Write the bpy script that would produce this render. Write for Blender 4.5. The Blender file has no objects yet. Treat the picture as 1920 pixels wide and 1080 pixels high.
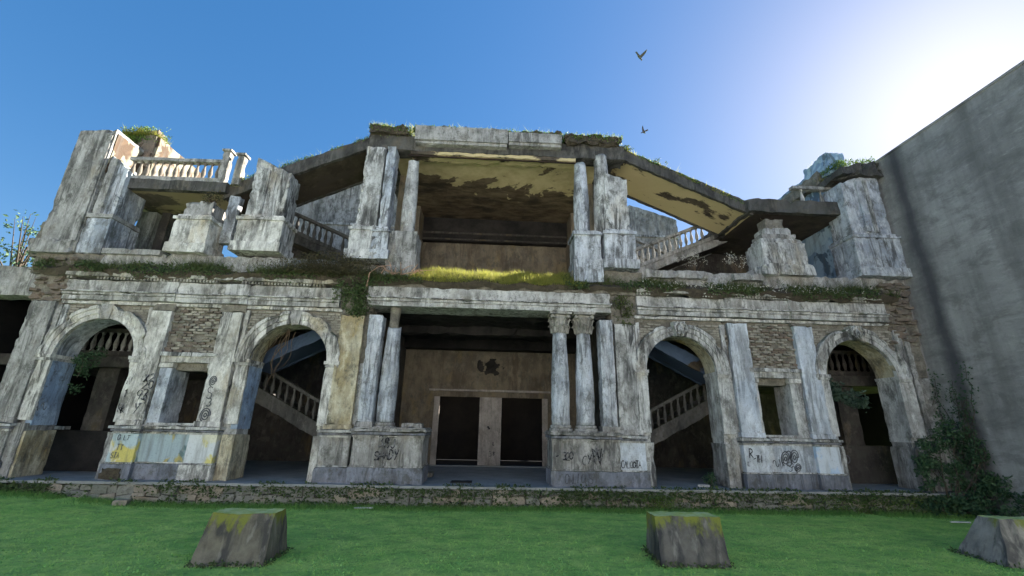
import bpy, math, random
import numpy as np
from mathutils import Vector, Matrix, noise
R = math.radians
rnd = random.Random(7)
scn = bpy.context.scene
COL = scn.collection

# ------------------------------------------------------------------ camera, sky, sun, exposure
F_PX, PITCH, ROLL, YAW = 801.98, .308879, .020828, -.045188
CAM = Vector((0, -13.317, 1.65))
fw = Vector((-math.sin(YAW) * math.cos(PITCH), math.cos(YAW) * math.cos(PITCH), math.sin(PITCH)))
r0 = Vector((math.cos(YAW), math.sin(YAW), 0)); u0 = r0.cross(fw)
rt = r0 * math.cos(ROLL) + u0 * math.sin(ROLL); up = u0 * math.cos(ROLL) - r0 * math.sin(ROLL)
cam = bpy.data.cameras.new('camera'); camo = bpy.data.objects.new('camera', cam); COL.objects.link(camo)
cam.sensor_width = 36; cam.lens = F_PX / 1920 * 36; cam.clip_end = 2000; cam.clip_start = .1
m3 = Matrix((rt, up, -fw)).transposed()
camo.matrix_world = Matrix.Translation(CAM) @ m3.to_4x4()
scn.camera = camo
SUN_AZ, SUN_EL = 55, 29.5          # azimuth clockwise from +Y
w = bpy.data.worlds.new('World'); scn.world = w; w.use_nodes = True
nt = w.node_tree; bg = nt.nodes['Background']
sky = nt.nodes.new('ShaderNodeTexSky'); sky.sky_type = 'NISHITA'; sky.sun_disc = False
sky.sun_elevation = R(SUN_EL); sky.sun_rotation = R(SUN_AZ); sky.air_density = 1.0; sky.dust_density = 0.4; sky.ozone_density = 3.0
gm = nt.nodes.new('ShaderNodeGamma'); gm.inputs[1].default_value = .56     # soft shoulder, as a phone camera gives the sky
hs = nt.nodes.new('ShaderNodeHueSaturation'); hs.inputs['Hue'].default_value = .508; hs.inputs['Saturation'].default_value = 1.78
nt.links.new(sky.outputs[0], gm.inputs[0]); nt.links.new(gm.outputs[0], hs.inputs['Color']); nt.links.new(hs.outputs[0], bg.inputs[0]); bg.inputs[1].default_value = 0.045
sl = bpy.data.lights.new('sun', 'SUN'); sl.energy = 4.2; sl.angle = R(.5); sl.color = (1, .93, .82)
so = bpy.data.objects.new('sun', sl); COL.objects.link(so)
sd = Vector((math.sin(R(SUN_AZ)) * math.cos(R(SUN_EL)), math.cos(R(SUN_AZ)) * math.cos(R(SUN_EL)), math.sin(R(SUN_EL))))
so.rotation_euler = sd.to_track_quat('Z', 'Y').to_euler(); so.location = sd * 60
scn.view_settings.view_transform = 'Standard'; scn.view_settings.look = 'None'
scn.view_settings.gamma = 1; scn.view_settings.exposure = 3.0

# ------------------------------------------------------------------ materials
class NT:
    def __init__(s, name, rough=.9):
        s.m = bpy.data.materials.new(name); s.m.use_nodes = True; s.t = s.m.node_tree
        s.b = s.t.nodes['Principled BSDF']; s.b.inputs['Roughness'].default_value = rough
        s.b.inputs['Specular IOR Level'].default_value = .25
        s.geo = s.t.nodes.new('ShaderNodeNewGeometry'); s.bump_in = None
    def n(s, t): return s.t.nodes.new('ShaderNode' + t)
    def l(s, a, b): s.t.links.new(a, b)
    def pos(s, sc=(1, 1, 1), off=(0, 0, 0)):
        mp = s.n('Mapping'); mp.inputs['Scale'].default_value = sc; mp.inputs['Location'].default_value = off
        s.l(s.geo.outputs['Position'], mp.inputs[0]); return mp.outputs[0]
    def noise(s, scale, sc=(1, 1, 1), off=(0, 0, 0), det=6, ro=.6, dist=0):
        k = s.n('TexNoise'); k.inputs['Scale'].default_value = scale; k.inputs['Detail'].default_value = det
        k.inputs['Roughness'].default_value = ro; k.inputs['Distortion'].default_value = dist
        s.l(s.pos(sc, off), k.inputs['Vector']); return k.outputs['Fac']
    def ramp(s, fac, a, b, lo=0., hi=1.):
        k = s.n('MapRange'); k.inputs[1].default_value = a; k.inputs[2].default_value = b
        k.inputs[3].default_value = lo; k.inputs[4].default_value = hi; s.l(fac, k.inputs[0]); return k.outputs[0]
    def math(s, op, a, b):
        k = s.n('Math'); k.operation = op
        for i, x in enumerate((a, b)):
            if isinstance(x, (int, float)): k.inputs[i].default_value = x
            else: s.l(x, k.inputs[i])
        return k.outputs[0]
    def mix(s, fac, a, b):
        k = s.n('Mix'); k.data_type = 'RGBA'
        for i, x in ((0, fac), (6, a), (7, b)):
            if isinstance(x, (int, float)): k.inputs[i].default_value = x
            elif isinstance(x, tuple): k.inputs[i].default_value = (*x, 1)
            else: s.l(x, k.inputs[i])
        return k.outputs[2]
    def xyz(s):
        k = s.n('SeparateXYZ'); s.l(s.geo.outputs['Position'], k.inputs[0]); return k.outputs
    def nz(s):
        k = s.n('SeparateXYZ'); s.l(s.geo.outputs['Normal'], k.inputs[0]); return k.outputs[2]
    def out(s, col, h=None, bs=.4, bd=.03):
        s.l(col, s.b.inputs['Base Color'])
        if h is not None:
            k = s.n('Bump'); k.inputs['Strength'].default_value = bs; k.inputs['Distance'].default_value = bd
            s.l(h, k.inputs['Height']); s.l(k.outputs[0], s.b.inputs['Normal'])
        return s.m

def plaster(name, light=(.55, .555, .54), mid=(.29, .29, .28), grime=(.035, .035, .034), streak=.9, blotch=.7,
            yellow=.25, blue=.0, moss=.7, bare=.3, seed=0, grain=.75):
    k = NT(name); o = (seed * 3.1, seed * 1.7, seed * 2.3)
    c = k.mix(k.ramp(k.noise(1.1, (1, 1, .8), off=o, det=10, ro=.68), .44, .60), light, mid)
    if blue: c = k.mix(k.ramp(k.noise(.9, (1, 1, .6), off=(9, 2, 4), det=5), .42, .58, 0, blue), c, (.27, .39, .58))
    c = k.mix(k.ramp(k.noise(.9, (1.4, 1.4, .5), off=(5, 1, 7), det=7), .56, .66, 0, yellow), c, (.38, .26, .08))
    c = k.mix(k.ramp(k.noise(2.2, (1, 1, .8), off=(3, 3, 1), det=10, ro=.72), .53, .60, 0, bare), c, (.21, .185, .155))
    wh = k.noise(3.2, (1, 1, .4), off=(2, 8, 6), det=10, ro=.74)
    c = k.mix(k.ramp(wh, .53, .61, 0, .75), c, tuple(min(.82, x * 1.22) for x in light))
    bl = k.noise(2.6, (1, 1, .7), off=(o[1], 7, 2), det=12, ro=.82)
    c = k.mix(k.ramp(bl, .505, .60, 0, blotch), c, (.075, .076, .062))
    big = k.ramp(k.noise(.75, (1, 1, .55), off=(1, o[0], 5), det=4), .40, .56, .12, 1)
    st = k.noise(4.6, (1, 1, .13), off=o, det=10, ro=.72, dist=.9)
    c = k.mix(k.math('MULTIPLY', k.ramp(st, .46, .575, 0, streak), big), c, grime)
    st2 = k.noise(11, (1, 1, .2), off=(4, 4, 4), det=9, ro=.74, dist=1.2)
    c = k.mix(k.math('MULTIPLY', k.ramp(st2, .53, .66, 0, streak * grain), k.ramp(wh, .63, .46)), c, (.085, .083, .08))
    fine = k.noise(22, det=9, ro=.8)
    c = k.mix(k.ramp(fine, .55, .67, 0, .8), c, (.07, .068, .063))
    mo = k.math('MULTIPLY', k.ramp(k.nz(), .35, .8, 0, moss), k.ramp(k.noise(5, det=8), .38, .55))
    c = k.mix(mo, c, (.055, .075, .02))
    h = k.math('ADD', k.math('ADD', fine, k.math('MULTIPLY', bl, 1.5)), k.math('MULTIPLY', st2, .5 * grain))
    return k.out(c, h, .6, .025)

def simple(name, a, b, scale=3, sc=(1, 1, 1), rough=.9, dark=None, df=.6, bs=.4, fine=22, lo=.38, hi=.62):
    k = NT(name, rough)
    c = k.mix(k.ramp(k.noise(scale, sc, det=9, ro=.68), lo, hi), a, b)
    fn = k.noise(fine, sc, det=8, ro=.75)
    if dark: c = k.mix(k.ramp(fn, .5, .72, 0, df), c, dark)
    return k.out(c, fn, bs, .02)

M = {}
M['white'] = plaster('weathered_plaster')
M['white2'] = plaster('weathered_plaster_pale', light=(.66, .65, .61), mid=(.42, .405, .36), streak=.85, blotch=.55, yellow=.35, seed=2)
M['bluish'] = plaster('blue_washed_plaster', light=(.54, .565, .595), mid=(.30, .32, .345), blue=.18, streak=.75, yellow=.1, bare=.2, seed=4)
M['pale_pilaster'] = plaster('pale_blue_pilaster', light=(.57, .61, .655), mid=(.42, .455, .495), blue=.2, streak=.55, blotch=.3, yellow=.08, bare=.12, seed=23, grain=.8)
M['blue'] = plaster('blue_painted_reveal', light=(.34, .43, .56), mid=(.20, .26, .36), blue=.6, streak=.6, yellow=.3, bare=.25, seed=5)
M['ochre'] = plaster('ochre_stained_plaster', light=(.50, .46, .34), mid=(.34, .28, .16), yellow=.95, streak=.6, bare=.3, seed=6)
M['grey'] = plaster('grey_worn_plaster', light=(.38, .375, .36), mid=(.24, .235, .22), streak=.7, blotch=.75, bare=.5, yellow=.15, seed=8, grain=.55)
M['stairgrey'] = plaster('dusty_stair_concrete', light=(.17, .165, .155), mid=(.10, .098, .094), streak=.4, blotch=.5, bare=.3, yellow=.1, seed=25, grain=.3)
M['base'] = plaster('damp_base_plaster', light=(.22, .235, .275), mid=(.13, .14, .165), streak=.6, blotch=.7, bare=.25, yellow=.05, seed=19, grain=.4)
M['cornice'] = plaster('mossy_broken_cornice', light=(.44, .43, .38), mid=(.22, .21, .175), streak=.7, blotch=.8, bare=.6, yellow=.3, moss=1, seed=21, grain=.4)
M['darkcon'] = plaster('black_stained_concrete', light=(.095, .092, .085), mid=(.045, .043, .04), grime=(.025, .025, .024), streak=.8, blotch=.7, yellow=.1, bare=.25, moss=.9, seed=9)
M['frieze'] = plaster('entablature_plaster', light=(.53, .53, .51), mid=(.30, .295, .275), streak=.6, blotch=.8, yellow=.12, bare=.45, seed=12, grain=.4)
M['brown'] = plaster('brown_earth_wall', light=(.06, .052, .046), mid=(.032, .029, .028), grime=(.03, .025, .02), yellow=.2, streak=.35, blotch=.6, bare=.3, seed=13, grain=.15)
M['tan'] = plaster('tan_stained_wall', light=(.20, .165, .12), mid=(.12, .10, .075), grime=(.07, .05, .035), yellow=.25, streak=.5, blotch=.65, bare=.4, seed=14, grain=.15)
M['pinkgrey'] = plaster('pinkish_grey_jamb', light=(.40, .36, .33), mid=(.30, .27, .25), streak=.3, blotch=.3, yellow=.1, bare=.2, seed=15)
M['near_black'] = simple('near_black_surface', (.012, .011, .011), (.035, .031, .028), 1.1, dark=(.01, .01, .012))  # even near-black for the ceilings, beams and other darkest parts
M['void'] = simple('interior_shade_black', (.006, .006, .008), (.012, .011, .011), 1.5)  # near-black puts the unlit rooms' shade into the colour
M['brick'] = simple('old_grey_brick', (.36, .335, .28), (.17, .165, .135), 1.6, dark=(.05, .05, .04), df=.75, bs=.8)
M['brickred'] = simple('broken_red_brick', (.19, .145, .11), (.13, .115, .10), 3, dark=(.04, .035, .03), df=.8, bs=.8)
M['mortar'] = simple('rubble_mortar', (.24, .22, .18), (.12, .11, .09), 4, dark=(.03, .03, .027), df=.8, bs=1)
M['floor'] = simple('worn_terrace_floor', (.30, .31, .30), (.21, .22, .215), 1.2, dark=(.13, .13, .125), df=.6)
M['stone'] = simple('mossy_field_stone', (.27, .265, .24), (.17, .175, .15), 1.7, dark=(.03, .035, .02), df=.8, bs=.9, fine=14)
M['stone2'] = simple('tan_field_stone', (.36, .32, .26), (.24, .21, .17), 1.9, dark=(.04, .04, .025), df=.8, bs=.9, fine=14)
M['soil'] = simple('dark_root_soil', (.045, .038, .027), (.085, .07, .05), 5, dark=(.02, .017, .012), df=.8, bs=1, fine=14)
M['iron'] = simple('rusty_iron', (.05, .03, .02), (.02, .016, .014), 8)
M['paint'] = simple('black_spray_paint', (.018, .018, .022), (.24, .24, .245), 11, lo=.47, hi=.62)
M['paintfaint'] = simple('faded_spray_paint', (.07, .075, .09), (.12, .125, .13), 14)
M['paintpale'] = simple('grey_spray_paint', (.12, .12, .13), (.09, .09, .1), 14)
M['twig'] = simple('dry_twig', (.14, .10, .065), (.07, .05, .035), 9)
M['twigpale'] = simple('bleached_twig', (.42, .27, .19), (.3, .19, .13), 9)
M['bark'] = simple('bark', (.07, .055, .04), (.035, .03, .025), 7)
M['litter'] = simple('pale_litter', (.5, .52, .5), (.35, .38, .36), 9)
M['bird'] = simple('bird_plumage', (.05, .05, .06), (.09, .085, .09), 12)
M['chunk'] = simple('broken_plaster_chunk', (.5, .49, .46), (.3, .29, .27), 6)

def leafmat(name, a, b, c3=None, scale=7, trans=.25, rough=.6):
    k = NT(name, rough)
    c = k.mix(k.ramp(k.noise(scale, det=4), .35, .65), a, b)
    if c3: c = k.mix(k.ramp(k.noise(scale * 3.1, off=(3, 1, 2), det=3), .52, .64), c, c3)
    k.l(c, k.b.inputs['Base Color'])
    tr = k.n('BsdfTranslucent'); k.l(c, tr.inputs['Color'])
    mx = k.n('MixShader'); mx.inputs[0].default_value = trans
    k.l(k.b.outputs[0], mx.inputs[1]); k.l(tr.outputs[0], mx.inputs[2])
    k.l(mx.outputs[0], k.t.nodes['Material Output'].inputs['Surface'])
    return k.m
M['leaf'] = leafmat('shrub_leaf', (.045, .085, .028), (.075, .115, .04), (.10, .105, .045))
M['leafdark'] = leafmat('dark_ivy_leaf', (.022, .055, .028), (.04, .085, .035), (.06, .10, .045), trans=.1)
M['leafblue'] = leafmat('glaucous_leaf', (.075, .115, .085), (.045, .08, .055))
M['leafdry'] = leafmat('dry_weed', (.09, .075, .04), (.055, .06, .028), (.12, .09, .05))
M['grassledge'] = leafmat('ledge_grass', (.26, .28, .05), (.36, .33, .08), (.18, .22, .045), trans=.5)
M['grassdark'] = leafmat('dull_ledge_grass', (.06, .095, .025), (.09, .115, .035), (.10, .085, .045))
M['flower'] = simple('white_weed_flower', (.55, .53, .47), (.4, .38, .32), 9)
M['autumn'] = leafmat('autumn_leaf', (.35, .16, .04), (.25, .20, .06), (.10, .12, .05), trans=.4)
M['clover'] = leafmat('clover_leaf', (.16, .36, .09), (.22, .45, .13), (.12, .27, .07), trans=.15)
M['tuft'] = leafmat('rough_grass_blade', (.10, .24, .05), (.15, .31, .07), (.20, .28, .09), trans=.3)
M['moss'] = leafmat('bright_moss', (.11, .19, .035), (.07, .13, .03), (.17, .22, .045), scale=4)

def lawn_mat(name, ground):
    k = NT(name, .75)
    a, b = ((.21, .42, .085), (.29, .53, .11)) if not ground else ((.20, .40, .085), (.26, .47, .105))
    c = k.mix(k.ramp(k.noise(.8, (1, 1.6, 1), det=7, ro=.65), .38, .62), a, b)
    c = k.mix(k.ramp(k.noise(1.7, (1, 1.3, 1), off=(4, 2, 0), det=9, ro=.72), .42, .66, 0, .8), c, (.46, .62, .16))
    c = k.mix(k.ramp(k.noise(1.5, (1, 2, 1), off=(7, 7, 0), det=9, ro=.72), .50, .66, 0, .5), c, (.09, .20, .05))
    c = k.mix(k.ramp(k.noise(9, off=(1, 7, 0), det=7, ro=.7), .52, .68, 0, .7), c, (.08, .17, .05))
    return k.out(c, k.noise(40, det=4), .5, .03)
M['lawn'] = lawn_mat('lawn_soil', True); M['blade'] = lawn_mat('lawn_blade', False)

def board_wall():
    k = NT('rough_cast_concrete', .92); x, y, z = k.xyz()
    c = k.mix(k.ramp(k.noise(.35, det=6), .35, .65), (.35, .342, .33), (.235, .23, .222))
    c = k.mix(k.ramp(k.noise(1.1, (1, 1, 3.2), off=(3, 0, 1), det=9, ro=.7), .48, .68, 0, .7), c, (.19, .185, .185))
    c = k.mix(k.ramp(k.noise(2.4, (1, .8, 3.5), off=(7, 4, 0), det=11, ro=.75), .54, .68, 0, .6), c, (.44, .43, .41))
    c = k.mix(k.ramp(k.noise(.6, (1, 1.6, .22), off=(2, 9, 4), det=8, ro=.65), .47, .66, 0, .6), c, (.11, .108, .105))
    c = k.mix(k.ramp(k.noise(1.3, (1, .7, 1.2), off=(1, 3, 8), det=11, ro=.76, dist=.6), .48, .62, 0, .65), c, (.135, .131, .126))
    # two old drain stains running down the wall
    for y0, wd, f in ((-.62, .34, .85), (.45, .22, .6), (-6.8, .3, .4)):
        wob = k.math('ADD', y, k.math('MULTIPLY', k.noise(.9, (1, 1, .6), off=(y0, 0, 0), det=9, ro=.7), .55))
        d = k.math('ABSOLUTE', k.math('SUBTRACT', wob, y0 + .28), 0)
        c = k.mix(k.ramp(d, wd * 1.2, wd * .2, 0, f), c, (.055, .055, .062))
    c = k.mix(k.ramp(y, .2, .9, 0, .5), c, (.16, .12, .085))
    wv = k.n('TexWave'); wv.wave_type = 'BANDS'; wv.bands_direction = 'Z'; wv.inputs['Scale'].default_value = 1.1
    wv.inputs['Distortion'].default_value = 1.2; wv.inputs['Detail'].default_value = 4; k.l(k.pos(), wv.inputs['Vector'])
    fn = k.noise(14, (1, 1, 1.6), det=9, ro=.75)
    c = k.mix(k.ramp(fn, .55, .75, 0, .5), c, (.10, .10, .10))
    return k.out(c, k.math('ADD', fn, k.math('MULTIPLY', wv.outputs['Fac'], .22)), .8, .03)
M['sidewall'] = board_wall()

def ceiling_mat():
    k = NT('peeling_cream_ceiling'); x, y, z = k.xyz()
    n1 = k.noise(.75, off=(1.3, .2, 0), det=7, ro=.6, dist=.4)
    e = k.math('ADD', k.math('MULTIPLY', y, .14), n1)
    n2 = k.noise(1.5, (1, 2.4, 1), det=10, ro=.7)
    br = k.mix(k.ramp(n2, .38, .62), (.085, .06, .038), (.19, .145, .095))
    br = k.mix(k.ramp(k.noise(.8, (1, 2, 1), off=(8, 8, 8), det=8), .5, .62, 0, .8), br, (.04, .032, .026))
    cr = k.mix(k.ramp(k.noise(3, det=8), .4, .7), (.60, .50, .29), (.46, .37, .20))
    c = k.mix(k.ramp(e, .84, .865), cr, br)
    return k.out(c, k.math('ADD', n1, k.noise(9, det=8)), .5, .03)
M['ceiling'] = ceiling_mat()
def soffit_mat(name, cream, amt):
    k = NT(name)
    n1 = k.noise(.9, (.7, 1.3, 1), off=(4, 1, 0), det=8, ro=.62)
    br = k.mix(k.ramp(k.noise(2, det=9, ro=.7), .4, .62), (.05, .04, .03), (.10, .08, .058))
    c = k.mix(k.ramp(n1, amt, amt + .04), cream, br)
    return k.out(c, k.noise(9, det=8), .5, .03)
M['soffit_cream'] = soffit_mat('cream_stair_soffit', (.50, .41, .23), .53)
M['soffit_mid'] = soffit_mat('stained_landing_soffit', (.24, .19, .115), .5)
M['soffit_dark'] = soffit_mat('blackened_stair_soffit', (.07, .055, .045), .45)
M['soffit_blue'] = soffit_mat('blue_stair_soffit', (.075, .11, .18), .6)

def patch_mat(name, cols, seed, thr=(.42, .58)):
    k = NT(name); c = cols[0]
    for i, q in enumerate(cols[1:]):
        c = k.mix(k.ramp(k.noise(1.6, (1, 1, .7), off=(seed + i * 5.3, i * 3, seed), det=4, ro=.5, dist=.5), .49, .53), c, q)
    st = k.noise(6, (1, 1, .1), off=(seed, 0, 0), det=7)
    c = k.mix(k.ramp(st, .5, .7, 0, .6), c, (.12, .12, .11))
    fn = k.noise(20, det=8, ro=.75)
    c = k.mix(k.ramp(fn, .54, .74, 0, .55), c, (.10, .10, .09))
    return k.out(c, fn, .5, .02)
M['dado_a'] = patch_mat('yellow_white_paint', [(.62, .62, .55), (.60, .52, .16), (.42, .52, .55)], 1)
M['dado_b'] = patch_mat('teal_yellow_paint', [(.24, .31, .33), (.13, .20, .20), (.42, .36, .14), (.34, .42, .45)], 8)
M['dado_c'] = patch_mat('lemon_white_paint', [(.66, .65, .52), (.62, .56, .20), (.60, .63, .64)], 5)
M['dado_blue'] = patch_mat('pale_blue_paint', [(.40, .52, .68), (.46, .57, .72), (.55, .60, .66)], 3)
M['bluegraf'] = patch_mat('blue_sprayed_wall', [(.20, .30, .42), (.10, .15, .20), (.34, .46, .56)], 11)
M['lichenwall'] = patch_mat('lichen_brown_wall', [(.085, .055, .034), (.065, .042, .027), (.19, .18, .135)], 14)

def block_mat(name, moss, seed, base, dk):
    k = NT(name); x, y, z = k.xyz()
    c = k.mix(k.ramp(k.noise(2.5, det=8, ro=.7), .38, .62), base, tuple(q * .6 for q in base))
    c = k.mix(k.ramp(k.noise(4, (1, 1, .14), off=(seed, 5, 1), det=8, dist=.6), .45, .60, 0, dk), c, (.03, .032, .035))
    c = k.mix(k.ramp(k.noise(5, (1, 1, .1), off=(8, 1, 3), det=6), .56, .66, 0, .6), c, (.24, .235, .21))
    mz = k.math('ADD', k.ramp(z, -.42, .2, -.20, .17), k.noise(3.5, (1, 1, .35), off=(6, 6, 0), det=8, ro=.7))
    c = k.mix(k.ramp(mz, .66 - moss * .14, .76 - moss * .14, 0, .9), c, (.16, .18, .03))
    c = k.mix(k.ramp(k.nz(), .6, .9), c, k.mix(k.ramp(k.noise(6, det=6), .4, .6), (.36, .44, .12), (.50, .56, .26)))
    return k.out(c, k.noise(18, det=9, ro=.75), .7, .02)
for n_, q in dict(block_a=(.62, 1, (.165, .155, .12), .75), block_b=(1.05, 7, (.13, .125, .11), .9), block_c=(.35, 4, (.30, .285, .25), .75)).items(): M[n_] = block_mat('mossy_cast_' + n_, *q)

# ------------------------------------------------------------------ mesh helpers
class MB:
    def __init__(s): s.v = []; s.f = []
    def grid(s, a, b, c, d, nu, nv, fn=None):
        o = len(s.v); a, b, c, d = map(Vector, (a, b, c, d))
        for j in range(nv + 1):
            for i in range(nu + 1):
                u, v = i / nu, j / nv
                p = (a * (1 - u) + b * u) * (1 - v) + (d * (1 - u) + c * u) * v
                s.v.append(fn(p) if fn else p)
        for j in range(nv):
            for i in range(nu):
                k = o + j * (nu + 1) + i
                s.f.append((k, k + 1, k + nu + 2, k + nu + 1))
    def hexa(s, P, c=.2, fn=None):    # P: 8 corners, bottom 4 ccw then top 4
        P = [Vector(p) for p in P]
        for q in ((0, 1, 5, 4), (1, 2, 6, 5), (2, 3, 7, 6), (3, 0, 4, 7), (4, 5, 6, 7), (3, 2, 1, 0)):
            a, b, cc, d = (P[i] for i in q)
            nu = max(1, min(60, round((a - b).length / c))); nv = max(1, min(60, round((a - d).length / c)))
            s.grid(a, b, cc, d, nu, nv, fn)
    def box(s, x0, x1, y0, y1, z0, z1, c=99, amp=0., chip=0., zt=None):
        if x0 > x1: x0, x1 = x1, x0
        zl, zr = (z1, z1) if zt is None else zt
        P = [(x0, y0, z0), (x1, y0, z0), (x1, y1, z0), (x0, y1, z0), (x0, y0, zl), (x1, y0, zr), (x1, y1, zr), (x0, y1, zl)]
        fn = None
        if amp or chip:
            cx, cy, cz = (x0 + x1) / 2, (y0 + y1) / 2, (z0 + z1) / 2
            e = 1e-4; ztop = max(zl, zr)
            def fn(p):
                q = p + noise.noise_vector(p * 3.1) * amp * (.45 if amp < .025 else 1) + noise.noise_vector(p * 9) * amp * .5
                k = (abs(p.x - x0) < e or abs(p.x - x1) < e) + (abs(p.y - y0) < e or abs(p.y - y1) < e) + (abs(p.z - z0) < e or p.z > min(zl, zr) - e)
                if chip and k >= 2:
                    t = max(0, noise.noise(p * 1.9 + Vector((5, 1, 3))) - .40) * 2 + max(0, noise.noise(p * 6.1) - .16) * 1.1
                    q = q + Vector((math.copysign(min(chip * t, abs(cx - p.x)), cx - p.x), math.copysign(min(chip * t, abs(cy - p.y)), cy - p.y), math.copysign(min(chip * t, abs(cz - p.z)), cz - p.z)))
                return q
        s.hexa(P, c, fn); return s
    def prism(s, poly, y0, y1, axis='y'):   # closed polygon (x,z) run along y, or (y,z) along x
        n = len(poly); o = len(s.v)
        for t in (y0, y1):
            for a, z in poly: s.v.append(Vector((a, t, z) if axis == 'y' else (t, a, z)))
        for i in range(n):
            j = (i + 1) % n; s.f.append((o + i, o + j, o + n + j, o + n + i))
        s.f.append(tuple(range(o, o + n))); s.f.append(tuple(range(o + 2 * n - 1, o + n - 1, -1)))
        return s
    def lathe(s, cx, cy, prof, n=20, fn=None, cap=True):
        o = len(s.v)
        for r, z in prof:
            for i in range(n):
                a = 2 * math.pi * i / n; p = Vector((cx + r * math.cos(a), cy + r * math.sin(a), z))
                s.v.append(fn(p) if fn else p)
        for j in range(len(prof) - 1):
            for i in range(n):
                k = (i + 1) % n
                s.f.append((o + j * n + i, o + j * n + k, o + (j + 1) * n + k, o + (j + 1) * n + i))
        if cap:
            s.f.append(tuple(range(o + n - 1, o - 1, -1))); e = o + (len(prof) - 1) * n; s.f.append(tuple(range(e, e + n)))
        return s
    def tube(s, pts, r0, r1=None, n=5):
        r1 = r0 if r1 is None else r1; pts = [Vector(p) for p in pts]; o = len(s.v)
        for i, p in enumerate(pts):
            d = (pts[min(i + 1, len(pts) - 1)] - pts[max(i - 1, 0)]).normalized()
            a = d.orthogonal().normalized(); b = d.cross(a); r = r0 + (r1 - r0) * i / (len(pts) - 1)
            for k in range(n):
                t = 2 * math.pi * k / n; s.v.append(p + a * math.cos(t) * r + b * math.sin(t) * r)
        for i in range(len(pts) - 1):
            for k in range(n):
                q = (k + 1) % n; s.f.append((o + i * n + k, o + i * n + q, o + (i + 1) * n + q, o + (i + 1) * n + k))
        return s
    def leaf(s, p, size, rg, flat=0., asp=.55):
        d = Vector((rg.gauss(0, 1), rg.gauss(0, 1), rg.gauss(0, 1) * (1 - flat))).normalized()
        a = d.orthogonal().normalized(); a = (a * math.cos(rg.random() * 6) + d.cross(a) * math.sin(rg.random() * 6)).normalized()
        b = d.cross(a); o = len(s.v); L = size * rg.uniform(.6, 1.3); W = L * asp
        s.v += [p, p + d * L * .5 + a * W * .5, p + d * L + b * L * .15, p + d * L * .5 - a * W * .5]
        s.f.append((o, o + 1, o + 2, o + 3))
    def build(s, name, mat, parent=None, smooth=False, loc=None):
        me = bpy.data.meshes.new(name); me.from_pydata([tuple(p) for p in s.v], [], s.f)
        if smooth: me.polygons.foreach_set('use_smooth', [True] * len(me.polygons))
        me.materials.append(M[mat]); me.update()
        o = bpy.data.objects.new(name, me); COL.objects.link(o)
        if parent: o.parent = parent
        if loc: o.location = loc
        return o

def tag(o, label=None, cat=None, group=None, kind=None):
    if label: o['label'] = label
    if cat: o['category'] = cat
    if group: o['group'] = group
    if kind: o['kind'] = kind
    return o
def thing(name, loc, label, cat, group=None):
    o = bpy.data.objects.new(name, None); COL.objects.link(o); o.location = loc; o.empty_display_size = .3
    return tag(o, label, cat, group)
def inst(src_mesh, name, loc, parent, rot=(0, 0, 0), scale=(1, 1, 1)):
    o = bpy.data.objects.new(name, src_mesh); COL.objects.link(o); o.parent = parent
    o.location = loc; o.rotation_euler = rot; o.scale = scale; return o
def rb(name, mat, parent, x0, x1, y0, y1, z0, z1, c=.14, amp=.012, chip=.05, zt=None):
    return MB().box(x0, x1, y0, y1, z0, z1, c, amp, chip, zt).build(name, mat, parent)

# ------------------------------------------------------------------ ground
def gz(x, y):
    t = max(0, min(1, (-8.5 - x) / 4)); t = t * t * (3 - 2 * t)
    q = max(0, min(1, (y + 3.2) / 2.4))
    return -.53 + .22 * t * q * q * (3 - 2 * q) + .03 * noise.noise(Vector((x * .35, y * .35, 0))) - .035 * max(0, min(1, (x - 6) / 6))
g = MB(); g.grid((-18, -14, 0), (15, -14, 0), (15, -.3, 0), (-18, -.3, 0), 90, 44, lambda p: Vector((p.x, p.y, gz(p.x, p.y))))
lawn = g.build('lawn', 'lawn', smooth=True); tag(lawn, kind='structure')
g = MB(); g.grid((-300, -300, -.75), (300, -300, -.75), (300, 300, -.75), (-300, 300, -.75), 2, 2)
tag(g.build('ground', 'lawn'), kind='structure')
M['bounce_paving'] = simple('pale_bounce_paving', (.44, .45, .46), (.38, .39, .40), .8)
g = MB(); g.grid((-90, -60, -.62), (90, -60, -.62), (90, -13.6, -.62), (-90, -13.6, -.62), 4, 4); tag(g.build('bounce_ground', 'bounce_paving'), kind='structure')  # paving added behind the camera so its sunlit ground brightens the facade

def blades(name, mat, pts, h, wd, seed, lean=.5, parent=None):
    rg = np.random.default_rng(seed); n = len(pts); pts = np.asarray(pts, dtype=np.float64)
    a = rg.uniform(0, 2 * np.pi, n); hh = h * rg.uniform(.5, 1.35, n); ww = wd * rg.uniform(.7, 1.3, n)
    ln = rg.normal(0, lean, (n, 2)) * hh[:, None]
    V = np.zeros((n, 3, 3)); dx = np.cos(a) * ww / 2; dy = np.sin(a) * ww / 2
    V[:, 0] = pts; V[:, 1] = pts; V[:, 2] = pts
    V[:, 0, 0] -= dx; V[:, 0, 1] -= dy; V[:, 1, 0] += dx; V[:, 1, 1] += dy
    V[:, 2, 0] += ln[:, 0]; V[:, 2, 1] += ln[:, 1]; V[:, 2, 2] += hh
    me = bpy.data.meshes.new(name); me.vertices.add(3 * n); me.vertices.foreach_set('co', V.reshape(-1))
    me.loops.add(3 * n); me.loops.foreach_set('vertex_index', np.arange(3 * n, dtype=np.int32))
    me.polygons.add(n); me.polygons.foreach_set('loop_start', np.arange(0, 3 * n, 3, dtype=np.int32))
    me.update(calc_edges=True); me.validate(); me.materials.append(M[mat])
    o = bpy.data.objects.new(name, me); COL.objects.link(o)
    if parent: o.parent = parent
    return tag(o, kind='stuff')
rg = np.random.default_rng(1)
N = 95000
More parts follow.
